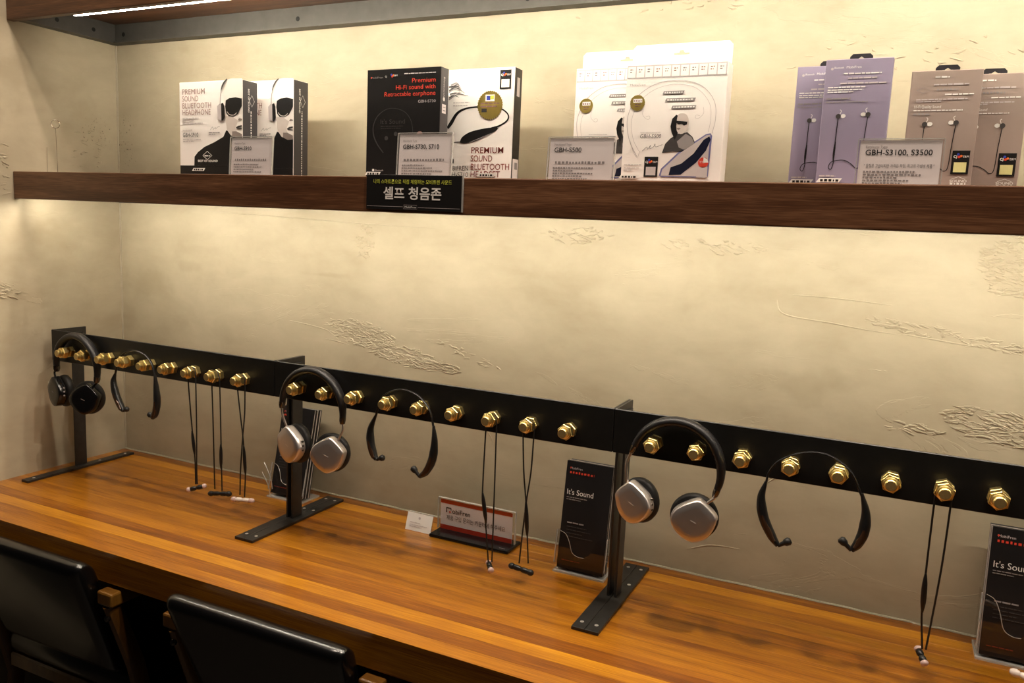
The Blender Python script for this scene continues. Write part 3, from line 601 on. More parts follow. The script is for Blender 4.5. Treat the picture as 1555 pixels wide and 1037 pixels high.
for a, b in ((208, 518), (268, 492)): F.disc('printed_bud', U(a), V(b), 0.0042, 'box_side', 1, 14)
F.disc('printed_bud', U(420), V(500), 0.0072, 'print_brown', 1, 16)
F.disc('emblem_dot', U(126), V(716), 0.0026, 'white_print', 1, 12); F.text('lettering', 'Bluetooth', U(138), V(722), 0.0052, 'print_pale', 1, width=52/465*W)
shelf_label(F, U(72), 0.0085, 0.038, 0.0065)
Sd.rect('side_sticker', 0.006, h*0.60, 0.020, h*0.68, 'card_white', 2); Sd.dashes('side_print', 0.009, 0.018, [(h*0.62, 1), (h*0.65, 1)], 0.002, 'print_grey', 3, 2)
Sd.text('lettering', 'Bluetooth', 0.010, h*0.92, 0.0075, 'print_pale', 1, rot=-math.pi/2, width=h*0.17); Sd.disc('emblem_dot', 0.0125, h*0.725, 0.0038, 'white_print', 1, 14)

# --- white box with dark red lettering, gold seal
x0, x1 = 1.0871, 1.2437; h = 0.2145
t, F, Sd, W = product_box('headset_box', 'white headset box with a gold seal and dark red lettering, behind the black box', x0, x1, -0.140, -0.108, h, 'box_white', 'box_black', 'headset boxes')
U = lambda X: W*(1-(1000-X)/455)
V = lambda Y: 0.0103+(h-0.0103)*(1-(Y-95)/670)
pt = lambda L_: [(U(a), V(b)) for a, b in L_]
for k, s in enumerate(('PREMIUM', 'SOUND', 'BLUETOOTH', 'HEADSET')):
    F.text('lettering', s, U(746), V((612, 663, 714, 760)[k]), 0.0165, 'print_darkred', 1, width=(200, 135, 240, 185)[k]/455*W, bold=0.002)
F.text('lettering', 'MOBIFREN', U(734), V(720), 0.0128, 'print_dark', 1, 'RIGHT', width=152/455*W)
F.text('lettering', 'GBH-S710', U(734), V(760), 0.0128, 'print_dark', 1, 'RIGHT', width=152/455*W)
F.stroke('printed_neckband', pt([(590, 455), (612, 425), (650, 365), (700, 338), (770, 328), (860, 330), (930, 345), (970, 380), (965, 415), (920, 445), (870, 460)]), [0.0055, 0.0075, 0.0050, 0.0030, 0.0026, 0.0024, 0.0026, 0.0030, 0.0030, 0.0036], 'print_black', 1)
F.area('printed_module', pt([(675, 540), (690, 510), (740, 480), (830, 460), (905, 455), (900, 475), (850, 500), (780, 535), (720, 550), (685, 550)]), 'print_black', 2, 4)
F.stroke('module_line', pt([(735, 545), (800, 520), (870, 490)]), 0.0008, 'print_pale', 3)
F.stroke('printed_tip', pt([(605, 560), (640, 545), (680, 540)]), 0.0014, 'print_dark', 1)
for k in range(9):
    q = random.Random(k); F.stroke('smoke_print', pt([(590+q.uniform(0, 15), 190+k*11), (630+q.uniform(-10, 20), 180+k*10+q.uniform(-15, 15)), (680+q.uniform(-25, 40), 215+k*7+q.uniform(-20, 20))]), [0.0030, 0.0018, 0.0004], 'print_dark' if k % 2 else 'print_grey', 1)
F.dashes('small_print', U(622), U(725), [(V(302), 1), (V(320), .9)], 0.0018, 'print_pale', 1, 8)
F.disc('gold_seal', U(857), V(320), 0.0275, 'gold_foil', 4, 72, 0.07)
F.rect('seal_panel', U(828), V(296), U(884), V(256), 'white_print', 5); F.rect('seal_mark', U(836), V(290), U(858), V(264), 'print_blue', 6); F.rect('seal_mark', U(858), V(284), U(880), V(262), 'print_yellow', 6)
F.dashes('seal_print', U(800), U(915), [(V(312), 1), (V(330), .9)], 0.0024, 'print_brown', 5, 3); F.rect('seal_mark', U(806), V(362), U(838), V(340), 'print_dark', 5)
media_card(F, U(912), V(224), U(980), V(110), 'white_print', 1)
F.rect('corner_mark', U(596), V(676), U(638), V(648), 'print_black', 1)
shelf_label(F, U(790), 0.0125, 0.042, 0.0065)
D_ = 0.032
Sd.rect('side_sticker', 0.004, h*0.02, D_-0.004, h*0.22, 'card_white', 2); Sd.rect('side_mark', 0.012, h*0.13, 0.024, h*0.19, 'print_grey', 3)
Sd.rect('side_sticker', 0.010, h*0.76, 0.022, h*0.92, 'print_pale', 2)

# --- two large white hang boxes with arch print
def arch_box(x0, x1, y0, y1, h, hc, label):
    t, F, Sd, W = product_box('neckband_box', label, x0, x1, y0, y1-0.002, h, 'box_white', None, 'white neckband boxes')
    z0 = 0.7468+T
    def card(b):
        r = 0.006; hw = 0.0135; cx = (x0+x1)/2-0.003; zt = z0+hc; hz = zt-0.016
        out = [(x0-0.003, z0), (x1-0.003, z0), (x1-0.003, zt-r), (x1-0.003-r, zt), (x0-0.003+r, zt), (x0-0.003, zt-r)]
        hole = [(cx-hw, hz-0.003), (cx+hw, hz-0.003), (cx+hw, hz+0.001), (cx+0.005, hz+0.001), (cx+0.003, hz+0.005), (cx-0.003, hz+0.005), (cx-0.005, hz+0.001), (cx-hw, hz+0.001)]
        for y_ in (y1-0.002, y1-0.0008):
            o_v = [b.verts.new((a, y_, c)) for a, c in out]; h_v = [b.verts.new((a, y_, c)) for a, c in hole]
            eds = [b.edges.new((q[i], q[(i+1) % len(q)])) for q in (o_v, h_v) for i in range(len(q))]
            bmesh.ops.triangle_fill(b, use_beauty=True, edges=eds)
        b.verts.ensure_lookup_table(); n = len(out)+len(hole)
        for st, ln in ((0, len(out)), (len(out), len(hole))):
            for i in range(ln):
                a, c = st+i, st+(i+1) % ln; b.faces.new((b.verts[a], b.verts[c], b.verts[c+n], b.verts[a+n]))
    obj('hang_card', mk(card), 'box_white', t)
    U = lambda X: (X-575)/667*W
    V = lambda Y: 0.0068+(h-0.0068)*(1-(Y-190)/770)
    pt = lambda L_: [(U(a), V(b)) for a, b in L_]
    F.rect('icon_bar', U(580), V(282), U(1235), V(196), 'print_pale', 0)
    for k in range(11):
        a = 584+k*59.2; F.rect('icon_cell', U(a), V(274), U(a+52), V(205), 'box_white', 1)
        F.dashes('icon_print', U(a+14), U(a+38), [(V(228), 1), (V(243), .8)], 0.0022, 'print_brown' if k in (3, 5, 8, 9) else 'print_grey', 2, k, 1, 2)
    F.text('lettering', 'MobiFren', U(602), V(330), 0.0052, 'print_pale', 1, width=105/667*W)
    F.stroke('arch_print', pt([(680, 800), (625, 700), (600, 600), (605, 510), (660, 400), (770, 325), (900, 302), (1030, 320), (1120, 375), (1175, 460), (1185, 560), (1170, 650)]), [0.0012, 0.0010, 0.0008], 'print_pale', 1)
    F.stroke('arch_print', pt([(690, 760), (650, 690), (630, 600), (636, 520), (690, 420), (780, 355), (900, 328), (1020, 345), (1095, 395), (1145, 470), (1155, 560), (1145, 640)]), 0.0006, 'print_pale', 1)
    F.stroke('arch_print', pt([(625, 690), (650, 760), (682, 806), (698, 760)]), 0.0006, 'print_pale', 1)
    for cx_, s in ((740, 1), (1068, -1)):
        F.stroke('bud_print', pt([(cx_-35*s, 480), (cx_-38*s, 520), (cx_-10*s, 550), (cx_+12*s, 548), (cx_+8*s, 530), (cx_-15*s, 535)]), 0.0005, 'print_pale', 1)
    for a, b, wd in ((828, 390, 145), (848, 438, 202), (892, 486, 165)):
        F.area('label_bar', pt([(a, b), (a+wd-8, b), (a+wd, b-20), (a+8, b-20)]), 'print_grey', 2); F.dashes('bar_print', U(a+14), U(a+wd-12), [(V(b-5), 1)], 0.0026, 'white_print', 3, a, 0.6, 1.6)
    F.area('printed_jacket', pt([(850, 775), (868, 715), (900, 680), (945, 650), (1010, 640), (1045, 670), (1068, 715), (1000, 770), (920, 765)]), 'print_dark', 1)
    F.area('jacket_light', pt([(945, 700), (1000, 650), (1040, 672), (1062, 715), (1000, 755), (960, 740)]), 'print_grey', 2)
    F.area('hood_shadow', pt([(905, 640), (896, 600), (905, 550), (930, 525), (960, 545), (950, 640), (930, 690)]), 'print_black', 2)
    F.area('printed_face', pt([(940, 530), (965, 517), (995, 525), (1012, 555), (1015, 600), (1000, 635), (970, 652), (945, 640), (935, 600)]), 'skin_print', 3, 3)
    F.area('printed_sunglasses', pt([(932, 565), (1006, 572), (1004, 590), (985, 598), (970, 585), (950, 590), (935, 580)]), 'print_black', 4)
    F.area('lip_print', pt([(935, 615), (955, 610), (965, 618), (950, 625)]), 'skin_shade', 4)
    F.dashes('small_print', U(694), U(832), [(V(640), 1)], 0.0010, 'print_pale', 1, 4)
    F.text('lettering', 'GBH-S500', U(692), V(676), 0.0090, 'print_dark', 1, width=142/667*W, shear=0.12)
    F.stroke('printed_signature', pt([(715, 762), (745, 735), (750, 750), (770, 725), (765, 745), (790, 735), (800, 715), (805, 735), (850, 720)]), 0.0006, 'print_dark', 1)
    F.dashes('small_print', U(594), U(715), [(V(858), 1), (V(878), .9), (V(895), .5)], 0.0018, 'print_pale', 1, 9)
    F.disc('gold_seal', U(662), V(442), 0.0135, 'gold_foil', 3, 60, 0.08); F.rect('seal_panel', U(634), V(440), U(694), V(415), 'white_print', 4); F.dashes('seal_print', U(638), U(690), [(V(434), 1)], 0.0026, 'print_brown', 5, 3, .6, 1.4)
    F.dashes('seal_print', U(645), U(685), [(V(455), 1), (V(468), .8)], 0.0016, 'print_brown', 4, 3)
    media_card(F, U(735), V(935), U(828), V(800), 'print_pale', 1)
    F.area('window_border', pt([(840, 925), (850, 880), (960, 770), (1130, 655), (1160, 648), (1172, 665), (1164, 928), (1154, 936), (860, 934)]), 'window_blue', 1)
    F.area('window_tray', pt([(852, 926), (860, 886), (966, 780), (1135, 662), (1160, 658), (1154, 924), (1146, 929)]), 'print_pale', 2)
    F.area('window_device', pt([(905, 922), (915, 870), (985, 845), (1060, 780), (1120, 690), (1155, 668), (1165, 690), (1140, 760), (1080, 840), (985, 918)]), 'device_navy', 3)
    F.disc('round_sticker', U(1128), V(838), 0.0085, 'print_red', 4, 24); F.text('lettering', 'TTS', U(1102), V(842), 0.0048, 'white_print', 5, width=0.0085)
    F.area('sticker_sector', [(U(1128), V(838)), (U(1128)+0.0085, V(838)), (U(1128)+0.0066, V(838)+0.0054), (U(1128), V(838)+0.0085)], 'white_print', 5)
    F.rect('plain_sticker', U(1088), V(935), U(1158), V(865), 'print_pale', 4)
    shelf_label(F, U(560), 0.0100, 0.038, 0.0060)
    return t
arch_box(1.4762, 1.6457, -0.185, -0.145, 0.1980, 0.2376, 'white boxed neckband with a triangular window, in front of its twin')
arch_box(1.3648, 1.5343, -0.135, -0.095, 0.2060, 0.2420, 'white boxed neckband, mostly hidden behind its twin and the price card')

# --- slim hang boxes of earphones
def slim_box(name, x0, x1, y0, h, m_, label, group, tabx, rose):
    t, F, Sd, W = product_box(name, label, x0, x1, y0, y0+0.026, h, m_, None, group); z0 = 0.7468+T+h
    def tab(b):
        a0, a1 = tabx; y_ = y0+0.018; zt = z0+0.0105; c = (a0+a1)/2
        out = [(a0, z0-0.004), (a0, zt-0.004), (a0+0.004, zt), (a1-0.004, zt), (a1, zt-0.004), (a1, z0-0.004), (a1-0.005, z0-0.004), (a1-0.005, z0+0.001), (a1-0.009, z0+0.0035), (c+0.004, z0+0.0035), (c, z0+0.0065), (c-0.004, z0+0.0035), (a0+0.009, z0+0.0035), (a0+0.005, z0+0.001), (a0+0.005, z0-0.004)]
        f0 = b.faces.new([b.verts.new((p, y_, q)) for p, q in out]); g = bmesh.ops.extrude_face_region(b, geom=[f0]); bmesh.ops.translate(b, verts=[v for v in g['geom'] if isinstance(v, bmesh.types.BMVert)], vec=(0, 0.0012, 0))
    obj('hang_tab', mk(tab), 'tab_black', t)
    u = lambda a: a*W
    v = lambda b: 0.006+b*(h-0.006)
    pr = 'print_pale' if rose else 'white_print'
    if not rose:
        F.disc('emblem_dot', u(.10), v(.925), 0.0020, 'print_pale', 1, 12); F.text('lettering', 'Bluetooth', u(.13), v(.925), 0.0042, 'white_print', 1, width=u(.14)); F.text('lettering', 'MobiFren', u(.31), v(.925), 0.0050, 'white_print', 1, width=u(.22))
        F.dashes('small_print', u(.28), u(.84), [(v(.878), 1)], 0.0022, 'white_print', 1, 3); F.dashes('small_print', u(.35), u(.78), [(v(.842), 1)], 0.0022, 'print_pale', 1, 4); F.dashes('small_print', u(.24), u(.92), [(v(.800), 1)], 0.0024, 'print_pale', 1, 5)
        F.dashes('small_print', u(.06), u(.62), [(v(.772), 1), (v(.752), .95), (v(.735), .7)], 0.0017, 'white_print', 1, 6)
        F.dashes('small_print', u(.05), u(.42), [(v(.680), 1)], 0.0026, 'print_grey', 1, 7); F.dashes('small_print', u(.05), u(.68), [(v(.655), 1)], 0.0016, 'print_grey', 1, 8)
        y_b = 0.545; y_r = (0.30, 0.16)
    else:
        F.dashes('small_print', u(.34), u(.54), [(v(.935), 1)], 0.0024, 'white_print', 1, 3); F.dashes('small_print', u(.33), u(.82), [(v(.870), 1)], 0.0026, 'print_pale', 1, 4)
        F.stroke('diamond_emblem', [(u(.10), v(.83)), (u(.19), v(.855)), (u(.28), v(.83)), (u(.19), v(.805)), (u(.10), v(.83))], 0.0006, 'print_grey', 1, 0); F.dashes('small_print', u(.38), u(.68), [(v(.825), 1)], 0.0028, 'print_grey', 1, 5, .6, 1.2)
        F.dashes('small_print', u(.50), u(.90), [(v(.785), 1)], 0.0020, 'white_print', 1, 6); F.dashes('small_print', u(.10), u(.82), [(v(.745), 1), (v(.728), .5)], 0.0020, 'print_pale', 1, 7)
        F.text('lettering', 'Hi-Fi Quality Sound', u(.08), v(.675), 0.0058, 'white_print', 1, width=u(.38)); F.dashes('small_print', u(.08), u(.77), [(v(.650), 1)], 0.0016, 'white_print', 1, 8); F.dashes('small_print', u(.08), u(.32), [(v(.615), 1)], 0.0030, 'print_grey', 1, 9, 1, 2)
        y_b = 0.535; y_r = (0.22, 0.14)
    for s, a in ((-1, .26), (1, .70)):
        b = y_b+(0.010 if s > 0 else 0)
        F.disc('printed_bud', u(a), v(b), 0.0036, 'print_dark', 2, 14); F.disc('printed_tip', u(a)-s*0.0066, v(b)+0.0003, 0.0036, 'white_print', 1, 14, ry=0.0030)
        F.stroke('printed_fin', [(u(a)-s*0.0020, v(b)+0.003), (u(a)-s*0.0036, v(b)+0.0075), (u(a)-s*0.0016, v(b)+0.0095)], 0.0009, 'white_print', 3)
    F.stroke('printed_cable', [(u(.26), v(y_b)), (u(.25), v(.38)), (u(.245), v(.24)), (u(.25), v(.17)), (u(.22), v(.115)), (u(.18), v(.135)), (u(.23), v(.178)), (u(.40), v(.190)), (u(.52), v(.160)), (u(.60), v(.125)), (u(.655), v(.16)), (u(.675), v(.35)), (u(.70), v(y_b))], 0.0011, 'print_black', 1, 8)
    F.stroke('printed_remote', [(u(.252), v(.34)), (u(.246), v(.26)), (u(.246), v(.18))], [0.0012, 0.0030, 0.0030, 0.0012], 'print_black', 2)
    if rose:
        media_card(F, u(.70), v(.10), u(.945), v(.305), 'sticker_yellow', 2)
        F.stroke('diamond_emblem', [(u(.72), v(.055)), (u(.82), v(.078)), (u(.92), v(.055))], 0.0006, 'white_print', 1, 0); F.text('lettering', 'SOUND', u(.70), v(.030), 0.0050, 'white_print', 1, width=u(.24), bold=0.02); F.dashes('small_print', u(.71), u(.93), [(v(.008), 1)], 0.0030, 'white_print', 1, 2, .6, 1.2)
    else:
        F.dashes('small_print', u(.05), u(.30), [(v(.055), 1)], 0.0024, 'print_pale', 1, 9)
        shelf_label(F, u(.01), 0.0075, u(.40), 0.0065)
    return t
slim_box('earphone_box', 1.7939, 1.8873, -0.195, 0.1895, 'box_purple', 'lavender earphone box with a black hang tab, in front of its twin', 'lavender earphone boxes', (1.8254, 1.8575), False)
slim_box('earphone_box', 1.7490, 1.8424, -0.160, 0.1880, 'box_purple', 'lavender earphone box half hidden behind its twin', 'lavender earphone boxes', (1.7800, 1.8121), False)
slim_box('earphone_box', 1.9127, 2.0047, -0.185, 0.1698, 'box_rose', 'rose-brown earphone box with a yellow sticker, beside the price card', 'rose-brown earphone boxes', (1.9433, 1.9752), True)
slim_box('earphone_box', 1.9740, 2.0662, -0.150, 0.1688, 'box_rose', 'rose-brown earphone box cut by the right edge of the picture', 'rose-brown earphone boxes', (2.0060, 2.0380), True)

# ------------------------------------------------------------------ price cards in acrylic holders on the shelf
def price_card(x0, x1, hgt, kind, title, tw, quote, label, rows, tilt=0.0):
    z0 = 0.7468+T; y = -0.2360
    t = thing('price_card', label, 'price card', ((x0+x1)/2, y, z0), 'price cards on the shelf')
    obj('paper_card', mk(lambda b: box(b, x0+0.003, x1-0.003, y, y+0.0006, z0+0.0030, z0+hgt-0.0015)), 'card_white', t)
    def holder(b):
        box(b, x0, x1, y-0.0026, y-0.0014, z0+0.0001, z0+hgt); box(b, x0, x1, y+0.0012, y+0.0026, z0+0.0001, z0+hgt); box(b, x0, x1, y-0.034, y-0.0026, z0+0.0001, z0+0.0016)
    obj('acrylic_holder', mk(holder), 'acrylic', t)
    obj('holder_rim', mk(lambda b: (box(b, x0-0.0004, x0+0.0006, y-0.0027, y+0.0027, z0+0.0001, z0+hgt), box(b, x1-0.0006, x1+0.0004, y-0.0027, y+0.0027, z0+0.0001, z0+hgt), box(b, x0+0.0008, x1-0.0008, y-0.0027, y+0.0027, z0+hgt+0.0001, z0+hgt+0.0010))), 'acrylic_edge', t)
    F = Face(t, (x0+0.003, y, z0+0.003), (1, 0, 0), (0, 0, 1)); W = x1-x0-0.006; H = hgt-0.0045
    F.text('lettering', kind, W*0.07, H*0.825, 0.0052, 'print_grey', 1, width=W*0.27)
    F.text('lettering', title, W*0.07, H*0.665, 0.0112, 'print_black', 1, width=W*tw, bold=0.006)
    if quote: F.text('lettering', quote, W*0.07, H*0.385, 0.0060, 'print_dark', 1, width=W*0.86)
    else: F.dashes('small_print', W*0.10, W*0.88, [(H*0.385, 1)], 0.0044, 'print_grey', 1, int(x0*50), .6, 1.1)
    F.dashes('small_print', W*0.07, W*0.86, [(H*(0.27-0.066*k), fr) for k, fr in enumerate(rows)], 0.0024, 'print_grey', 1, int(x0*90), .8, 2.0)
    for ch in t.children:                       # the whole card leans back a little
        for vv in ch.data.vertices: vv.co.y += max(0.0, vv.co.z-0.0016)*0.06
price_card(0.6311, 0.7454, 0.0809, 'Headphone Type', 'GBH-S910', 0.43, None, 'price card before the white portrait headphone boxes', (.8, .9, .65, .9))
price_card(1.0505, 1.1687, 0.0840, 'Neckband Type', 'GBH-S730, S710', 0.70, None, 'price card in front of the black headset box', (.55, .75, 1, .75, .45))
price_card(1.3591, 1.4800, 0.0742, 'Neckband Type', 'GBH-S500', 0.43, None, 'price card in front of the white neckband boxes', (.8, .4, .8, .6, .7))
price_card(1.8520, 1.9646, 0.0672, 'Earphone Type', 'GBH-S3100, S3500', 0.82, '" 음질은 고급이지만 가격은 착한, 최고의 가성비 제품 "', 'price card between the lavender and the rose-brown boxes', (.82, .9, .55, .72, .62))

# ------------------------------------------------------------------ black sign on the shelf front
t = thing('shelf_sign', 'black sign with yellow and white lettering on the lower shelf front', 'sign', (1.1264, -0.2945, 0.6868+T))
obj('sign_plate', mk(lambda b: box(b, 1.0250, 1.2260, -0.2955, -0.2931, 0.6875+T, 0.7500+T, 0.0004, 1)), 'print_black', t)
obj('plate_edge', mk(lambda b: box(b, 1.2262, 1.2286, -0.2958, -0.2931, 0.6872+T, 0.7502+T)), 'acrylic_edge', t)
F = Face(t, (1.0250, -0.2955, 0.6875+T), (1, 0, 0), (0, 0, 1)); W, H = 0.201, 0.0625
F.text('lettering', '나의 스마트폰으로 직접 체험하는 모비프렌 사운드', W*0.49, H*0.755, 0.0088, 'print_yellow', 1, 'CENTER', width=W*0.82, bold=0.004)
F.text('lettering', '셀프 청음존', W*0.495, H*0.335, 0.0240, 'white_print', 1, 'CENTER', width=W*0.61, bold=0.020)
F.stroke('rule_line', [(0.002, H*0.095), (W*0.40, H*0.095)], 0.0005, 'print_pale', 1, 0); F.stroke('rule_line', [(W*0.56, H*0.085), (W-0.002, H*0.085)], 0.0005, 'print_pale', 1, 0)
F.stroke('rule_line', [(W*0.41, H*0.04), (W*0.41, H*0.15), (W*0.55, H*0.15), (W*0.55, H*0.04), (W*0.41, H*0.04)], 0.0004, 'print_pale', 1, 0)
F.text('lettering', 'MobiFren', W*0.42, H*0.065, 0.0050, 'white_print', 1, width=W*0.12)

# ------------------------------------------------------------------ wire memo clip on the shelf
z0 = 0.7468+T
t = thing('memo_clip', 'thin wire memo clip with a ring, at the left end of the lower shelf', 'memo clip', (0.05, -0.222, z0))
obj('clip_base', mk(lambda b: lathe_axis(b, (0.05, -0.222, z0+0.0001), (0, 0, 1), [(0, 0.024), (0.0015, 0.024), (0.0020, 0.022)], 24)), 'acrylic', t, smooth=True)
obj('stem', mk(lambda b: tube(b, [(0.05, -0.2130, z0+0.001), (0.0495, -0.2135, z0+0.06), (0.0500, -0.2150, z0+0.1095)], 0.0006, 6)), 'wire_metal', t)
obj('stem', mk(lambda b: tube(b, [(0.05, -0.2400, z0+0.001), (0.0498, -0.2396, z0+0.03), (0.0500, -0.2388, z0+0.062)], 0.0005, 6)), 'wire_metal', t)
obj('ring', mk(lambda b: tube(b, [Vector((0.05+0.0055*math.cos(a), -0.2150+0.0075*math.cos(a), z0+0.1185+0.0095*math.sin(a))) for a in [2*math.pi*k/28 for k in range(29)]], 0.0009, 8, cap=False)), 'wire_metal', t, smooth=True)

# ------------------------------------------------------------------ brochure holders on the worktop
def brochure_stack(label, x0, y0, label_h, lean, wdt=0.099, hgt=0.211, thick=0.030, pocket=0.078):
    """x0 left, y0 front foot; lean = backwards run of the top"""
    th = math.atan2(lean, hgt); c, s = math.cos(th), math.sin(th)
    def tr(x, d, u): return Vector((x, y0+d*c+u*s, T+0.004+u*c-d*s+0.0))      # d = into the stack, u = up along the leaves
    def slab(b, xa, xb, d0, d1, u0, u1):
        v = [b.verts.new(tr(*q)) for q in ((xa,d0,u0),(xb,d0,u0),(xb,d1,u0),(xa,d1,u0),(xa,d0,u1),(xb,d0,u1),(xb,d1,u1),(xa,d1,u1))]
        for q in ((0,3,2,1),(4,5,6,7),(0,1,5,4),(1,2,6,5),(2,3,7,6),(3,0,4,7)): b.faces.new([v[i] for i in q])
    lift = thick*s+0.0006
    grp = 'stack of black brochures'
    t = thing('brochure_stack', label, 'brochures', (x0+wdt/2, y0+0.02, T+0.004), 'black brochure stacks')
    n = 9
    for k in range(n):
        d0 = 0.002+thick*k/n; j = random.Random(k).uniform(-0.0006, 0.0006)
        lf = obj('leaflet', mk(lambda b: slab(b, x0+0.002+j, x0+wdt-0.002+j, d0, d0+thick/n*0.80, lift, hgt+lift-0.0012*(k % 2))), 'brochure_black' if k % 3 != 1 else 'paper_edge', t)
        if k == 0: front = lf
    F = Face(front, tr(x0+0.002, 0.0016, lift), (1, 0, 0), (tr(0, 0, 1)-tr(0, 0, 0))); W = wdt-0.004
    F.n = -(tr(0, 1, 0)-tr(0, 0, 0)).normalized()
    F.text('lettering', 'MobiFren', W*0.09, hgt*0.925, 0.0064, 'print_pale', 1, width=W*0.26); F.disc('emblem_dot', W*0.10, hgt*0.937, 0.0017, 'print_red', 2, 10)
    F.dashes('red_print', W*0.09, W*0.62, [(hgt*0.885, 1)], 0.0046, 'print_red', 1, 3, .6, 1.0)
    F.text('lettering', "It's Sound", W*0.06, hgt*0.690, 0.0150, 'white_print', 1, width=W*0.57)
    F.dashes('small_print', W*0.07, W*0.52, [(hgt*0.660, 1), (hgt*0.640, .7)], 0.0018, 'print_grey', 1, 4)
    F.dashes('small_print', W*0.14, W*0.50, [(hgt*0.425, 1)], 0.0026, 'print_grey', 1, 5); F.dashes('small_print', W*0.14, W*0.72, [(hgt*(0.39-0.03*k), (.75, .9, .6, 1)[k]) for k in range(4)], 0.0018, 'print_dark', 1, 6)
    F.dashes('red_print', W*0.10, W*0.50, [(hgt*0.075, 1)], 0.0022, 'print_darkred', 1, 7)
    hl = thing('brochure_holder', label_h, 'brochure holder', (x0+wdt/2, y0+0.02, T), 'clear brochure holders')
    obj('back_panel', mk(lambda b: slab(b, x0-0.002, x0+wdt+0.002, thick+0.0035, thick+0.0055, 0.016, hgt*0.80)), 'acrylic', hl)
    # pocket front with a scooped upper edge
    ph = pocket
    def scoop(b):
        top_ = [(x0-0.003, ph), (x0+wdt*0.10, ph*0.97), (x0+wdt*0.20, ph*0.86), (x0+wdt*0.30, ph*0.55), (x0+wdt*0.42, ph*0.42), (x0+wdt*0.58, ph*0.42), (x0+wdt*0.70, ph*0.55), (x0+wdt*0.80, ph*0.86), (x0+wdt*0.90, ph*0.97), (x0+wdt+0.003, ph)]
        rows_ = [[b.verts.new(tr(x, d, u)) for x, u in top_] for d in (-0.0022, -0.0006)]; lows = [[b.verts.new(tr(x, d, 0.012)) for x, u in top_] for d in (-0.0022, -0.0006)]
        for i in range(len(top_)-1):
            b.faces.new((lows[0][i], lows[0][i+1], rows_[0][i+1], rows_[0][i])); b.faces.new((lows[1][i+1], lows[1][i], rows_[1][i], rows_[1][i+1])); b.faces.new((rows_[0][i], rows_[0][i+1], rows_[1][i+1], rows_[1][i]))
    obj('pocket_front', mk(scoop), 'acrylic', hl)
    sc = [tr(x, -0.0014, u) for x, u in ((x0+wdt*0.04, ph*0.99), (x0+wdt*0.16, ph*0.93), (x0+wdt*0.25, ph*0.75), (x0+wdt*0.33, ph*0.50), (x0+wdt*0.46, ph*0.42), (x0+wdt*0.58, ph*0.42))]
    obj('pocket_rim', mk(lambda b: tube(b, catmull(sc, 6), 0.0006, 6)), 'acrylic_edge', hl, smooth=True)
    for xa in (x0-0.0034, x0+wdt+0.0016):
        obj('side_panel', mk(lambda b: slab(b, xa, xa+0.0016, -0.0004, thick+0.0033, 0.012, ph)), 'acrylic', hl)
        obj('side_rim', mk(lambda b: slab(b, xa-0.0001, xa+0.0017, -0.0026, -0.0005, 0.014, ph)), 'acrylic_edge', hl)
    obj('foot_plate', mk(lambda b: box(b, x0-0.003, x0+wdt+0.003, y0-0.004, y0+0.062, T+0.0001, T+0.0035)), 'acrylic_edge', hl)
    obj('back_strut', mk(lambda b: slab(b, x0+0.01, x0+wdt-0.01, thick+0.0057, thick+0.0075, 0.020, 0.045)), 'acrylic', hl)
    return hl
hl = brochure_stack('stack of black brochures half hidden behind the middle post', 0.6115, -0.0960, 'clear brochure holder with side clips behind the middle post', 0.045)
for sx, a, b_ in ((0.606, 0.080, 0.052), (0.600, 0.055, 0.030)):
    obj('clip_hook', mk(lambda b: tube(b, catmull([(sx, -0.105, T+a+0.006), (sx+0.004, -0.108, T+a+0.004), (sx+0.022, -0.108, T+b_), (sx+0.024, -0.104, T+b_-0.028)], 6), 0.0012, 6)), 'acrylic_edge', hl, smooth=True)
brochure_stack('stack of black brochures beside the right post, all in view', 1.3715, -0.1300, 'clear brochure holder in full view beside the right post', 0.030)
brochure_stack('stack of black brochures cut by the right edge of the picture', 2.1010, -0.0850, 'clear brochure holder cut by the right edge of the picture', 0.026, pocket=0.105)

# ------------------------------------------------------------------ small acrylic place card and the red and white sign
t = thing('place_card', 'tiny white card in an acrylic stand, left of the red and white sign', 'card stand', (1.035, -0.088, T))
obj('stand', mk(lambda b: (box(b, 1.0020, 1.0680, -0.0985, -0.0970, T+0.0001, T+0.0375), box(b, 1.0020, 1.0680, -0.0968, -0.0760, T+0.0001, T+0.0016))), 'acrylic', t)
obj('stand_edge', mk(lambda b: (box(b, 1.0020, 1.0680, -0.0990, -0.0965, T+0.0376, T+0.0388), box(b, 1.0682, 1.0690, -0.0985, -0.0760, T+0.0001, T+0.0020))), 'acrylic_edge', t)
cd = obj('paper_card', mk(lambda b: box(b, 1.0030, 1.0670, -0.1002, -0.0993, T+0.0005, T+0.0365)), 'white_print', t)
F = Face(t, (1.0030, -0.1002, T+0.0005), (1, 0, 0), (0, 0, 1)); F.disc('emblem_dot', 0.032, 0.0275, 0.0028, 'print_pale', 1, 12)
F.dashes('small_print', 0.010, 0.036, [(0.0165, 1)], 0.0015, 'print_pale', 1, 2); F.dashes('small_print', 0.010, 0.054, [(0.0120, 1), (0.0085, .7)], 0.0013, 'print_pale', 1, 3)
for ch in t.children:                           # the little card leans back
    for vv in ch.data.vertices: vv.co.y += max(0.0, vv.co.z-0.002)*0.32

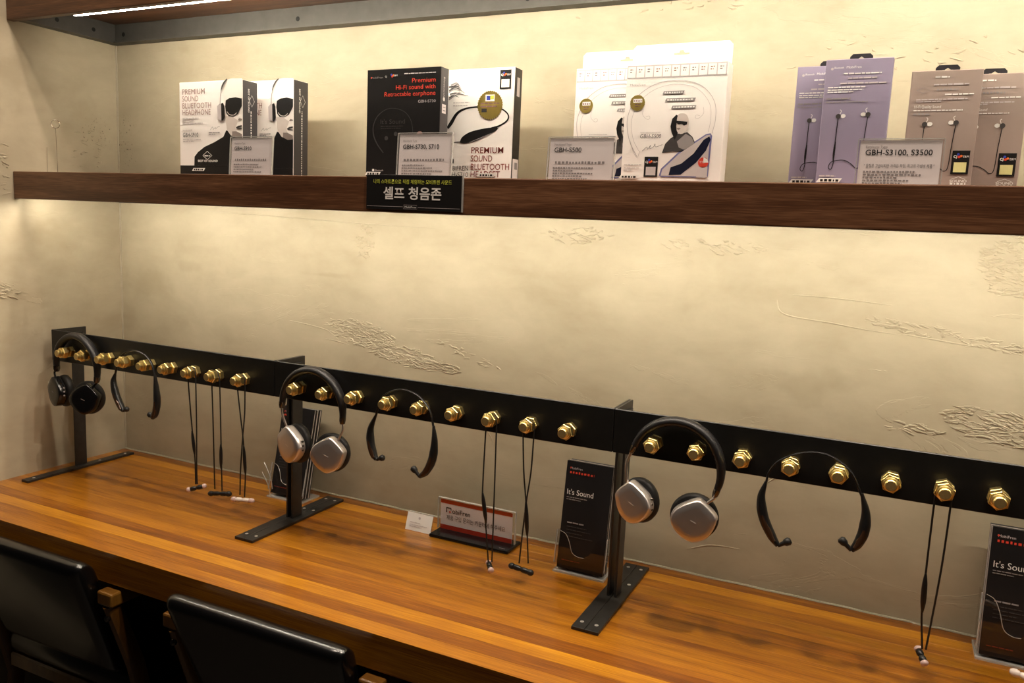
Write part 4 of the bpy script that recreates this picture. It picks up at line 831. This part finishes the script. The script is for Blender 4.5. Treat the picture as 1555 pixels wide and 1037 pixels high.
t = thing('counter_sign', 'red and white lettered sign standing on a black foot', 'sign', (1.165, -0.08, T))
obj('foot', mk(lambda b: box(b, 1.0700, 1.2590, -0.1110, -0.0460, T+0.0001, T+0.0075, 0.0025, 2)), 'gloss_black', t)
obj('paper_insert', mk(lambda b: box(b, 1.0745, 1.2480, -0.0700, -0.0694, T+0.0078, T+0.0745)), 'card_white', t)
obj('acrylic_panel', mk(lambda b: (box(b, 1.0690, 1.2540, -0.0730, -0.0712, T+0.0076, T+0.0770), box(b, 1.0690, 1.2540, -0.0680, -0.0662, T+0.0076, T+0.0770))), 'acrylic', t)
obj('panel_rim', mk(lambda b: (box(b, 1.0684, 1.0689, -0.0732, -0.0660, T+0.0076, T+0.0770), box(b, 1.2541, 1.2556, -0.0732, -0.0660, T+0.0076, T+0.0770), box(b, 1.0690, 1.2540, -0.0732, -0.0660, T+0.0771, T+0.0779))), 'acrylic_edge', t)
F = Face(t, (1.0745, -0.0700, T+0.0078), (1, 0, 0), (0, 0, 1)); W, H = 0.1735, 0.0667
F.rect('red_band', 0, H*0.87, W, H, 'sign_red'); F.rect('red_band', 0, 0, W, H*0.15, 'sign_red')
F.text('lettering', 'obiFren', W*0.165, H*0.575, 0.0150, 'print_dark', 1, width=W*0.255, bold=0.01)
F.stroke('logo_arch', [(W*0.085, H*0.58), (W*0.085, H*0.735), (W*0.148, H*0.735), (W*0.148, H*0.67)], 0.0030, 'print_dark', 1, 0); F.disc('emblem_dot', W*0.134, H*0.605, 0.0022, 'print_red', 2, 12)
F.text('lettering', '제품 구입 문의는 카운터에 해주세요', W*0.085, H*0.345, 0.0125, 'print_black', 1, width=W*0.82)
F.p = t; F2 = Face(t, (1.0700, -0.1110, T+0.0075), (1, 0, 0), (0, 1, 0)); F2.dashes('foot_print', 0.165, 0.178, [(0.008, 1)], 0.0020, 'print_grey', 0, 2, .6, 1)

# ------------------------------------------------------------------ chairs pushed up to the worktop
def chair(label, xc):
    t = thing('dining_chair', label, 'chair', (xc, -0.38, 0), 'black leather chairs at the worktop')
    hw = 0.195; rec = math.tan(math.radians(20))
    def back(b):
        n = 22; rings = []
        for i in range(n+1):                       # closed loop profile in the y-z plane, swept along x with rounded ends
            pass
        prof = []
        zt, zb_, th = 0.738, 0.46, 0.050
        for k in range(11): a = math.pi*k/10; prof.append((-math.cos(a)*th/2, zt-th/2+math.sin(a)*th/2))
        for k in range(11): a = math.pi*k/10; prof.append((math.cos(a)*th/2, zb_+th/2-math.sin(a)*th/2))
        zs = (zt+zb_)/2; xs = [(-hw, 0.55), (-hw+0.003, 0.80), (-hw+0.012, 0.95), (-hw+0.026, 1.0)]; xs = xs+[(-x, s_) for x, s_ in xs[::-1]]
        for x, s_ in xs:
            r = []
            for d, z in prof:
                zz = zs+(z-zs)*(1-(1-s_)*0.09); dd = d*s_; r.append(Vector((xc+x*(1-0.10*(zt-zz)/0.28), -0.556+dd+(zt-zz)*rec, zz)))
            rings.append(r)
        rings_mesh(b, rings)
    obj('backrest', mk(back), 'leather', t, smooth=True, angle=60)
    obj('seat', mk(lambda b: box(b, xc-0.21, xc+0.21, -0.46, -0.05, 0.40, 0.46, 0.022, 3)), 'leather', t, smooth=True)
    obj('seat_frame', mk(lambda b: box(b, xc-0.205, xc+0.205, -0.455, -0.055, 0.365, 0.3995, 0.004, 1)), 'chair_wood', t)
    for s in (-1, 1):
        a = xc+s*0.222
        obj('armrest', mk(lambda b: box(b, a-0.021, a+0.021, -0.5330, -0.12, 0.650, 0.678, 0.004, 2)), 'chair_wood', t)
        bl = obj('back_leg', mk(lambda b: tube(b, [(a, -0.518, 0.651), (a, -0.465, 0.50), (a, -0.430, 0.34), (a, -0.470, 0.0)], [0.017, 0.020, 0.020, 0.014], 10, 0.013, ref=(1, 0, 0))), 'chair_wood', t, smooth=True)
        obj('front_leg', mk(lambda b: tube(b, [(a, -0.16, 0.651), (a, -0.13, 0.34), (a, -0.10, 0.0)], [0.016, 0.018, 0.013], 10, 0.013, ref=(1, 0, 0))), 'chair_wood', t, smooth=True)
        obj('leg_bolt', mk(lambda b: lathe_axis(b, (a, -0.5240, 0.622), (0, -1, 0.3), [(0, 0.007), (0.004, 0.007), (0.007, 0.004)], 14)), 'dark_chrome', bl, smooth=True)
        obj('side_rail', mk(lambda b: box(b, a-0.010, a+0.010, -0.43, -0.125, 0.370, 0.398, 0.003, 1)), 'chair_wood', t)
    return t
chair('black leather chair with wooden arms at the left edge', 0.372)
chair('black leather chair with wooden arms, second from the left wall', 0.995)
